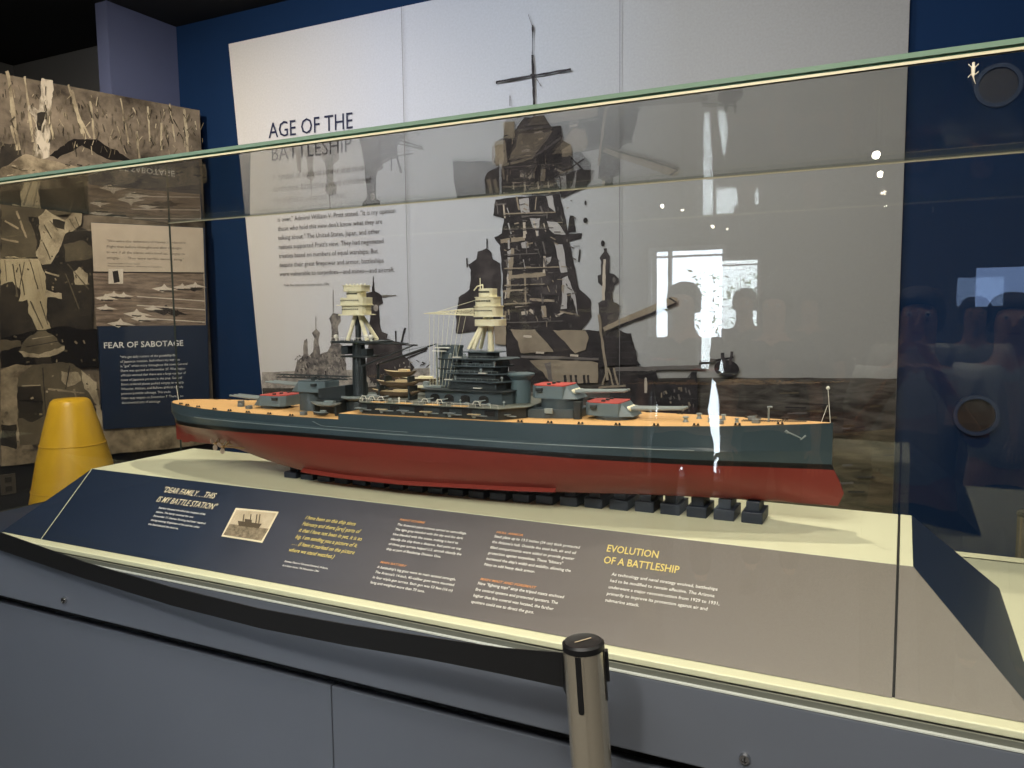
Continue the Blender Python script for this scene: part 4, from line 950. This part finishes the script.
# ---- deck fittings
for sd in (-1, 1):
    for k, s in enumerate((.10, .14, .20, .28, .345, .42, .50, .58, 1.24, 1.31, 1.38, 1.46, 1.54, 1.62, 1.70, 1.78)):
        h = interp(HD, s) if s < .74 else interp(HF, s); y = sd*(interp(HB, s)-.008)
        sh(MB().cyl((s-.004, y, h), (s-.004, y, h+.005), .0022, n=8).cyl((s+.004, y, h), (s+.004, y, h+.005), .0022, n=8).cbox((s, y, h+.0006), (.014, .006, .0012)), 'bollard', blackpl)
for (s, y, w, hh_) in ((1.585, -.03, .014, .012), (1.60, .03, .014, .012), (1.635, -.02, .012, .010), (1.655, .02, .012, .012), (1.69, -.015, .010, .009)):
    sh(MB().lathe((s, y, interp(HF, s)), [(w/2, 0), (w/2*.6, hh_*.35), (w/2*.6, hh_*.65), (w/2, hh_*.8), (w/2*.8, hh_)], 16), 'capstan', lg, smooth=True)
for (s, y) in ((1.66, -.045), (1.715, .02), (1.73, -.02), (.30, -.03), (.36, -.06), (.60, -.11), (.25, .02)):
    h = interp(HD, s) if s < .74 else interp(HF, s)
    sh(MB().cbox((s, y, h+.004), (.016, .012, .008)).cyl((s-.01, y-.004, h+.008), (s+.01, y+.004, h+.010), .0012, n=6), 'deck_winch', mat('winch_grey', (110, 116, 116), .4), bevel=.0005)
sh(MB().cyl((1.752, .0, .163), (1.752, .0, .196), .0022, .0018, n=8).cyl((1.749, 0, .196), (1.759, 0, .197), .0022, n=8), 'ventilator', lg)
ch = MB()
for y in (-.008, .008):
    for i in range(26): ch.cbox((1.70+i*.005, y*(1-i*.01), .1655+i*.0002), (.004, .0022, .0016))
sh(ch, 'anchor_chain', dgrey)
sh(MB().tube([(1.872, 0, .170), (1.866, 0, .238)], .0008, 6).cyl((1.885-.03, 0, .170), (1.866, 0, .205), .0006, n=5).lathe((1.866, 0, .240), [(.0005, -.004), (.0035, -.002), (.004, .001), (.0005, .004)], 10), 'jackstaff', whp)
sh(MB().tube([(.012, 0, .140), (.006, 0, .185)], .0008, 6), 'ensign_staff', whp)
for sd in (-1, 1):
    s = 1.80; b = interp(HB, s)
    def hp(s, h, o=.0015):
        t_ = (h-.112)/(.166-.112); return (s, sd*(interp(HB, s)*min(1, max(0, t_))+interp(WB, s)*(1-min(1, max(0, t_)))+o+.002), h)
    an = MB().cyl(hp(1.795, .152), hp(1.822, .138), .0018, n=6).cyl(hp(1.815, .133), hp(1.829, .145), .0022, n=6).cyl(hp(1.791, .1545), hp(1.796, .150), .003, n=8)
    sh(an, 'anchor', lg)
    sh(MB().cyl(hp(1.797, .143, -.004), hp(1.797, .143, .0006), .006, n=14), 'hawse_pipe', black)
# keel blocks
ordn = ['first', 'second', 'third', 'fourth', 'fifth', 'sixth', 'seventh', 'eighth', 'ninth', 'tenth', 'eleventh', 'twelfth', 'thirteenth', 'fourteenth', 'fifteenth', 'sixteenth', 'seventeenth', 'eighteenth', 'nineteenth', 'twentieth', 'twenty-first', 'twenty-second']
kbm = mat('keel_block_navy', (34, 42, 56), .5)
kb = MB(); kb.box((-.0215, -.040, 0), (.0215, .040, .0235)); kb.box((-.0135, -.032, .0235), (.0135, .032, .0448))
kb0 = kb.build('keel_block', kbm, bevel=.0015)
for i in range(22):
    o = kb0 if i == 0 else kb0.copy()
    if i: COL.objects.link(o)
    o.location = (-.272-.0578*i, SYc, ZD); o.scale = (1, 1 if i < 5 else min(1.9, 1+.15*(i-4)), (.045+interp(HK, o.location.x-SX0))/.045)  # blocks further aft deepened to fill the dark band of hull shadow
    tag(o, 'dark navy support block under the red hull, %s from the bow end' % ordn[i], 'support block', 'support blocks under the keel')
# ================================================================== STANCHIONS, BELT
def stanchion(x, y, ztop, label, slots=True):
    e = empty('stanchion', (x, y, 0), label, 'stanchion')
    r = .0325
    MB().lathe((0, 0, 0), [(r, .02), (r, ztop-.012)], 40).build('post', steel, e, smooth=True)
    MB().lathe((0, 0, 0), [(.155, 0), (.155, .008), (.11, .018), (.04, .03), (r, .032)], 40).build('base', steel, e, smooth=True)
    MB().lathe((0, 0, ztop-.013), [(r+.001, 0), (r+.001, .009), (r-.003, .0125), (r-.006, .0118), (.001, .0118)], 40).build('cap', blackpl, e, smooth=True)
    return e, r
tp = onZ(583, 645, 1.018); sx0, sy0 = tp.x, tp.y
st, r_ = stanchion(sx0, sy0, 1.018, 'brushed steel stanchion post with black cap in front of the reading rail')
LEAN = radians(3.6)
vd = Vector((-sx0, -sy0, 0)).normalized(); ang = atan2(vd.y, vd.x)
for da, z1 in ((-.28, .915), (1.35, .925), (-1.9, .92)):
    a = ang+da; sl_ = MB(); n = 6
    for i in range(n):
        a0 = a-.14+.28*i/n; a1 = a-.14+.28*(i+1)/n; rr = r_+.0012
        sl_.add([(rr*cos(a0), rr*sin(a0), z1), (rr*cos(a1), rr*sin(a1), z1), (rr*cos(a1), rr*sin(a1), 1.004), (rr*cos(a0), rr*sin(a0), 1.004)], [(0, 1, 2, 3)])
    sl_.cyl((rr*cos(a)*.985, rr*sin(a)*.985, z1), (rr*cos(a)*1.0, rr*sin(a)*1.0, z1), .0046, n=12)
    sl_.build('belt_slot', blackpl, st)
MB().cbox((0, 0, 1.0182), (.030, .0025, .0006)).build('cap_mark', mat('beige_mark', (176, 160, 132), .4), st).rotation_euler = (0, 0, radians(52))
rx = Vector((vd.y, -vd.x, 0)); 
if rx.x < 0: rx = -rx
MB().prism([rx*(r_-.001)+vd*.004+Vector((0, 0, z)) for z in (.950, 1.0)]+[rx*(r_+.006)+vd*.004+Vector((0, 0, z)) for z in (1.0, .950)], -vd*.012).build('belt_clip', blackpl, st, bevel=.001)
# the post leans a little: its foot stands to the right of its head
ax = Vector((sin(ang), -cos(ang), 0))
if ax.x < 0: ax = -ax
st.rotation_euler = Matrix.Rotation(-LEAN, 3, ax.cross(Vector((0, 0, 1))).normalized()*-1).to_euler()
st.location = Vector((sx0, sy0, .01))+ax*(sin(LEAN)*1.018)
# belt
bt = MB(); bp = []
pts = [(563, 652.5, 687, 1.155), (500, 647.5, 673.5, 1.165), (430, 637, 659.5, 1.175), (345, 624, 645, 1.19), (260, 608.6, 628, 1.205), (171, 587, 605, 1.225), (85, 562, 578.5, 1.245), (0, 532, 550, 1.262), (-90, 498, 515, 1.275)]
for (px, ya, yb, Y) in pts: bp.append((onY(px, ya, Y), onY(px, yb, Y)))
bp.insert(0, (Vector((sx0-r_*.9, sy0, bp[0][0].z)), Vector((sx0-r_*.9, sy0, bp[0][1].z))))
bp.append((Vector((-2.78, 1.12, bp[-1][0].z-.005)), Vector((-2.78, 1.12, bp[-1][1].z-.005))))
NS = 6; rows = []
for i in range(len(bp)-1):
    for k in range(NS):
        t_ = k/NS; rows.append((bp[i][0].lerp(bp[i+1][0], t_), bp[i][1].lerp(bp[i+1][1], t_)))
rows.append(bp[-1])
fr = [Vector((0, -.0012, 0)), Vector((0, .0012, 0))]
vs = []; fs = []
for a, b in rows: vs += [a+fr[0], b+fr[0], b+fr[1], a+fr[1]]
for i in range(len(rows)-1):
    for k in range(4): fs.append((i*4+k, i*4+(k+1) % 4, (i+1)*4+(k+1) % 4, (i+1)*4+k))
belt = tag(bt.add(vs, fs).build('barrier_belt', mat('black_webbing', (14, 14, 14), .45, spec=.6), smooth=True), 'black barrier belt stretched from the steel stanchion to the left edge', 'belt')
# post the belt runs to, and the post behind the case
e2, _ = stanchion(bp[-1][0].x-.03, bp[-1][0].y, bp[-1][0].z+.02, 'brushed steel stanchion at the far left end of the black belt')
p3 = onY(1030, 540, 2.52)
e3, _ = stanchion(p3.x, 2.52, .985, 'brushed steel stanchion behind the plinth at the right edge')
# ================================================================== YELLOW CONE
yc = empty('yellow_cone', (-3.99, 2.72, 0), 'tall blunt yellow cone standing behind the left end of the plinth', 'cone')
pr = [(.295, 0), (.295, .02), (.262, .30), (.225, .55), (.180, .78), (.134, .96), (.106, 1.06), (.095, 1.09), (.08, 1.102), (.03, 1.106)]
MB().lathe((0, 0, 0), pr, 48).build('shell', mat('yellow_paint_gloss', (236, 186, 44), .38, noise=.08, nscale=5, stretch=(3, 3, .4), bump=.15), yc, smooth=True)
for z, r in ((.62, .2115), (.86, .1595)):
    MB().lathe((0, 0, z), [(r-.002, -.004), (r+.003, -.002), (r+.003, .002), (r-.005, .004)], 48).build('band', mat('yellow_band', (226, 178, 44), .4), yc, smooth=True)
# ================================================================== GECKO on the glass
g0 = onY(973, 73, YF-.004); gk = bpy.data.meshes.new('gecko')
u = Vector((1, 0, 0)); v_ = Vector((0, 0, 1)); sc_ = .0019
V2 = [(0, 9, 2.2), (0, 6.5, 1.5), (0, 3.5, 2.2), (0, 0, 2.3), (0, -3, 1.6), (.6, -6, 1.0), (1.6, -9, .7), (3, -12, .35), (-2.6, 4.8, .6), (-4.2, 6.6, .55), (2.8, 4.2, .6), (4.3, 5.8, .55), (-2.6, -2.6, .65), (-4.2, -4.4, .55), (2.8, -2.8, .65), (4.4, -1.4, .55)]
E2 = [(0, 1), (1, 2), (2, 3), (3, 4), (4, 5), (5, 6), (6, 7), (2, 8), (8, 9), (2, 10), (10, 11), (4, 12), (12, 13), (4, 14), (14, 15)]
for k, (px_, sx2, sy2) in enumerate(((9, -1, 1), (11, 1, 1), (13, -1, -1), (15, 1, 1))):
    bx, by, _ = V2[px_]
    for a in (-.6, 0, .6):
        V2.append((bx+sx2*cos(a)*1.2, by+sy2*.5+sin(a)*1.3, .28)); E2.append((px_, len(V2)-1))
gk.from_pydata([tuple(g0+u*x*sc_*.62+v_*(y+1)*sc_*.75+Vector((0, -.0028, 0))) for x, y, r in V2], E2, [])
go = bpy.data.objects.new('gecko', gk); COL.objects.link(go)
sm = go.modifiers.new('skin', 'SKIN'); 
for i, (x, y, r) in enumerate(V2): gk.skin_vertices[0].data[i].radius = (r*sc_*.62, r*sc_*.5)
gk.skin_vertices[0].data[0].use_root = True
ss = go.modifiers.new('sub', 'SUBSURF'); ss.levels = 1; ss.render_levels = 2
gk.materials.append(mat('gecko_skin', (226, 214, 186), .5)); tag(go, 'small pale gecko clinging to the front glass near the top right', 'gecko')

# ================================================================== VISITORS (mirrored in the glass)
def skin_mesh(name, nodes, edges, m, parent, root=0, lvl=2):
    me = bpy.data.meshes.new(name); me.from_pydata([n[0] for n in nodes], edges, [])
    o = bpy.data.objects.new(name, me); COL.objects.link(o); o.parent = parent
    o.modifiers.new('skin', 'SKIN')
    for i, n in enumerate(nodes):
        r = n[1]; me.skin_vertices[0].data[i].radius = r if isinstance(r, tuple) else (r, r)
    me.skin_vertices[0].data[root].use_root = True
    sb = o.modifiers.new('sub', 'SUBSURF'); sb.levels = 1; sb.render_levels = lvl
    for sk in (o.modifiers['skin'],): sk.use_smooth_shade = True
    me.materials.append(m); return o
skinm = mat('skin_tone', (196, 148, 118), .55); hairm = mat('hair_dark', (40, 30, 24), .7)
def person(x, y, ht, label, shirt, trou, arms, hair=hairm, face=0):
    e = empty('person', (x, y, 0), label, 'person'); k = ht/1.72; e.rotation_euler = (0, 0, face); e.scale = (k, k, k)
    N = []; E_ = []
    def nd(p, r, frm=None):
        N.append((p, r)); 
        if frm is not None: E_.append((frm, len(N)-1))
        return len(N)-1
    pel = nd((0, 0, .93), (.145, .105)); sp = nd((0, 0, 1.10), (.125, .095), pel); ch_ = nd((0, .005, 1.28), (.150, .105), sp)
    nk = nd((0, -.005, 1.43), .056, ch_); hb_ = nd((0, .005, 1.52), (.062, .07), nk); hc = nd((0, .01, 1.60), (.074, .090), hb_); ht_ = nd((0, 0, 1.67), (.058, .07), hc)
    legs = []
    for sd in (-1, 1):
        h = nd((sd*.09, 0, .86), .082, pel); kn = nd((sd*.10, .015, .48), .055, h); an = nd((sd*.105, -.02, .09), .036, kn); legs.append((h, kn, an))
    ars = []
    for sd, (el, wr, fd) in zip((-1, 1), arms):
        sh_ = nd((sd*.175, 0, 1.375), .052, ch_); e_ = nd(el, .040, sh_); w_ = nd(wr, .026, e_); ars.append((sh_, e_, w_))
        w = Vector(wr); fd = Vector(fd).normalized(); side = fd.cross(Vector((0, 0, 1) if abs(fd.z) < .8 else (0, 1, 0))).normalized()
        pm = nd(tuple(w+fd*.055), (.034, .014), w_)
        for q in range(4):
            kn_ = nd(tuple(w+fd*.092+side*(q-1.5)*.019), .0095, pm); L_ = (.030, .034, .032, .025)[q]
            m1 = nd(tuple(w+fd*(.092+L_)+side*(q-1.5)*.021+Vector((0, 0, -.006))), .0085, kn_); nd(tuple(w+fd*(.092+L_*1.9)+side*(q-1.5)*.021+Vector((0, 0, -.018))), .007, m1)
        t1 = nd(tuple(w+fd*.05-side*sd*.042), .011, pm); nd(tuple(w+fd*.085-side*sd*.055), .009, t1)
    skin_mesh('body', N, E_, skinm, e)
    # trousers, shirt, shoes, hair, face
    T_ = [((0, 0, .97), (.158, .118)), ((0, 0, .90), (.155, .115))]; TE = [(0, 1)]
    for sd in (-1, 1):
        b = len(T_); T_ += [((sd*.092, 0, .80), .092), ((sd*.10, .012, .48), .070), ((sd*.105, -.018, .12), .058)]; TE += [(1, b), (b, b+1), (b+1, b+2)]
    skin_mesh('trousers', T_, TE, trou, e)
    S_ = [((0, 0, .95), (.162, .122)), ((0, 0, 1.10), (.145, .112)), ((0, .005, 1.29), (.170, .122)), ((0, 0, 1.40), (.085, .075))]; SE = [(0, 1), (1, 2), (2, 3)]
    for (a, el_) in zip(ars, arms):
        b = len(S_); p0 = Vector(N[a[0]][0]); p1 = Vector(el_[0]); S_ += [(tuple(p0), .066), (tuple(p0.lerp(p1, .75)), .058)]; SE += [(2, b), (b, b+1)]
    skin_mesh('shirt', S_, SE, shirt, e)
    for sd in (-1, 1):
        MB().lathe((sd*.108, .045, 0), [(.02, 0), (.048, .004), (.050, .03), (.040, .07), (.030, .10)], 16, sy=2.4).build('shoe', mat('shoe_dark', (36, 34, 34), .5), e, smooth=True)
        MB().lathe((sd*.030, .083, 1.612), [(.001, -.011), (.010, -.005), (.011, 0), (.010, .005), (.001, .011)], 12).build('eye', mat('eye_white', (225, 222, 215), .2), e, smooth=True)
        MB().cyl((sd*.030, .0925, 1.612), (sd*.030, .0955, 1.612), .0055, n=12).build('iris', mat('iris_brown', (50, 32, 20), .2), e)
        MB().lathe((sd*.078, .0, 1.60), [(.001, -.032), (.010, -.024), (.014, 0), (.016, .018), (.001, .032)], 12, sx=.6, sy=1.3).build('ear', skinm, e, smooth=True)
    MB().prism([(-.013, .092, 1.575), (.013, .092, 1.575), (0, .092, 1.612)], (0, .001, 0)).add([(-.014, .090, 1.572), (.014, .090, 1.572), (0, .090, 1.615), (0, .116, 1.578)], [(0, 1, 3), (1, 2, 3), (2, 0, 3), (0, 2, 1)]).build('nose', skinm, e)
    MB().cbox((0, .089, 1.547), (.044, .008, .009)).build('mouth', mat('lip', (160, 96, 84), .5), e, bevel=.003)
    hm_ = MB(); hm_.lathe((0, -.012, 1.60), [(.080, -.05), (.089, -.02), (.092, .02), (.086, .06), (.066, .095), (.03, .113), (.001, .116)], 24, sy=1.12)
    ho = hm_.build('hair', hair, e, smooth=True)
    for v in ho.data.vertices:
        if v.co.y > .04 and v.co.z < 1.655: v.co.y = .04-(1.655-v.co.z)*.4
    return e
down = (((-.225, -.02, 1.10), (-.235, .05, .86), (0, .1, -1)), ((.225, -.02, 1.10), (.235, .05, .86), (0, .1, -1)))
hold = (((-.21, .0, 1.14), (-.10, .20, 1.34), (.5, .35, .8)), ((.21, .0, 1.14), (.10, .20, 1.34), (-.5, .35, .8)))
def vpos(px, Yr):
    p = onY(px, 320, 2*GY-Yr); return p.x
pale = mat('pale_shirt', (196, 198, 186), .9); navyc = mat('navy_cloth', (28, 32, 44), .9); dkc = mat('dark_trousers', (34, 34, 38), .9)
person(vpos(683, -1.5), -1.5, 1.69, 'visitor in dark clothes mirrored below the bright window, the one nearer the mural tower', navyc, dkc, down)
person(vpos(774, -1.8), -1.8, 1.66, 'visitor in a dark shirt mirrored right of the bright doorway gap', mat('charcoal_cloth', (44, 44, 48), .9), dkc, down)
person(vpos(918, -.45), -.45, 1.62, 'person in a pale shirt mirrored faintly at right, holding up a phone', pale, dkc, hold)
person(vpos(1012, -.95), -.95, 1.60, 'person in a pale shirt mirrored faintly at the right edge of the glass', pale, navyc, down)
# mirrored sign on the wall behind the visitors
sc0 = refl(977, 268, -2.4); sc1 = refl(1040, 306, -2.4)
bs = empty('backlit_sign', ((sc0.x+sc1.x)/2, -2.4, sc1.z), 'small bright blue white sign mirrored at the right edge', 'sign')
MB().box((sc0.x, -2.43, sc1.z), (sc1.x, -2.4, sc0.z)).build('sign_face', mat('sign_glow', (150, 180, 235), .6, emit=2.2), bs).matrix_parent_inverse = Matrix.Translation(-bs.location)
MB().cyl(((sc0.x+sc1.x)/2, -2.44, 0), ((sc0.x+sc1.x)/2, -2.44, sc1.z+.05), .02, n=10).build('sign_post', blackpl, bs).matrix_parent_inverse = Matrix.Translation(-bs.location)
# ================================================================== LAMPS
def lamp_head(px, py, Y, r, e, lab, aim=(0, 1, -.5)):
    r = r*.62
    p = refl(px, py, Y); o = empty('spotlight', (p.x, p.y, p.z), lab, 'lamp', None)
    d = Vector(aim).normalized()
    MB().cyl(-d*.10, -d*.004, r*.8, r*1.15, n=20).build('housing', mat('lamp_black', (18, 18, 18), .5), o, smooth=True)
    MB().cyl(-d*.003, d*.001, r, n=20).build('bulb', mat('lamp_glow_%d' % int(e), (255, 246, 228), .5, emit=e), o)
    MB().cyl((0, 0, .02), (0, 0, CZ-p.z), .006, n=8).build('stem', mat('lamp_black', (18, 18, 18), .5), o)
lamp_head(876, 155, -2.6, .035, 60, 'ceiling spotlight mirrored bright near the right edge of the mural, upper of the pair')
lamp_head(880, 174, -3.2, .03, 50, 'ceiling spotlight mirrored bright near the right edge of the mural, lower of the pair')
lamp_head(662, 206, -3.4, .022, 40, 'ceiling spotlight mirrored above the left end of the bright window')
lamp_head(682, 210, -3.7, .018, 16, 'ceiling spotlight mirrored above the middle of the bright window')
def spot(name, loc, tgt, power, col, size, blend=.6, rad=.08):
    l = bpy.data.lights.new(name, 'SPOT'); l.energy = power; l.color = col; l.spot_size = radians(size); l.spot_blend = blend; l.shadow_soft_size = rad
    o = bpy.data.objects.new(name, l); COL.objects.link(o); o.location = loc
    o.rotation_euler = (Vector(tgt)-Vector(loc)).to_track_quat('-Z', 'Y').to_euler()
    return o
def area(name, loc, tgt, power, col, sx, sy):
    l = bpy.data.lights.new(name, 'AREA'); l.energy = power; l.color = col; l.shape = 'RECTANGLE'; l.size = sx; l.size_y = sy
    o = bpy.data.objects.new(name, l); COL.objects.link(o); o.location = loc
    o.rotation_euler = (Vector(tgt)-Vector(loc)).to_track_quat('-Z', 'Y').to_euler(); return o
warm = (1, .91, .77); neut = (1, .95, .88); cool = (.80, .90, 1)
spot('ship_spot', (-.9, 2.5, 3.3), (-1.0, 1.6, 1.1), 95, warm, 75, .5, .03)
spot('ship_spot', (-2.2, 2.3, 3.3), (-1.9, 1.65, 1.1), 45, warm, 60, .5, .03)
spot('ship_spot', (.2, 2.3, 3.3), (-.2, 1.65, 1.1), 45, warm, 60, .5, .03)
spot('front_spot', (-.6, -1.2, 3.2), (-.9, 1.5, 1.1), 92, neut, 80, .8, .15)
spot('front_spot', (-2.6, -1.0, 3.2), (-2.2, 1.4, .8), 40, cool, 70, .8, .15)
spot('mural_wash', (-3.3, 1.6, 3.3), (-3.5, 3.9, 1.9), 90, warm, 95, 1, .15)
spot('mural_wash', (-1.9, 1.2, 3.35), (-2.0, 3.9, 2.5), 112, (.84, .91, 1), 110, 1, .15)
spot('mural_wash', (-.5, 1.2, 3.35), (-.7, 3.9, 2.4), 50, neut, 110, 1, .15)
spot('left_wash', (-3.2, 1.3, 3.3), (-4.6, 2.9, 1.8), 75, warm, 100, 1, .12)
spot('wall_wash', (1.4, 1.6, 3.3), (1.0, 3.9, 1.6), 30, cool, 110, 1, .2)
spot('added_post_fill', (.5, -.9, 3.1), (sx0, sy0, .8), 40, warm, 40, .8, .1)  # unseen spot added to put a highlight on the steel post
spot('added_leaf_fill', ((wx0+wx1)/2+1.5, YB-.25, 4.6), ((wx0+wx1)/2+.1, YB-1.2, wz1-.4), 2600, (1, .97, .88), 40, .5, .05)  # unseen spot added outdoors to brighten the leaves
area('added_ceiling_fill', (-.2, -.6, 3.40), (-.2, -.6, 0), 62, neut, 3.0, 1.8)  # unseen area light added to brighten the viewer side and the post
wd = bpy.data.worlds.new('world'); SC.world = wd; wd.use_nodes = True
wd.node_tree.nodes['Background'].inputs[0].default_value = (.5, .55, .62, 1); wd.node_tree.nodes['Background'].inputs[1].default_value = .3
SC.cycles.transparent_max_bounces = 24; SC.cycles.max_bounces = 10; SC.cycles.sample_clamp_indirect = 8
vs_ = SC.view_settings; vs_.view_transform = 'Standard'; vs_.look = 'None'; vs_.gamma = 1; vs_.exposure = .82; vs_.use_curve_mapping = False
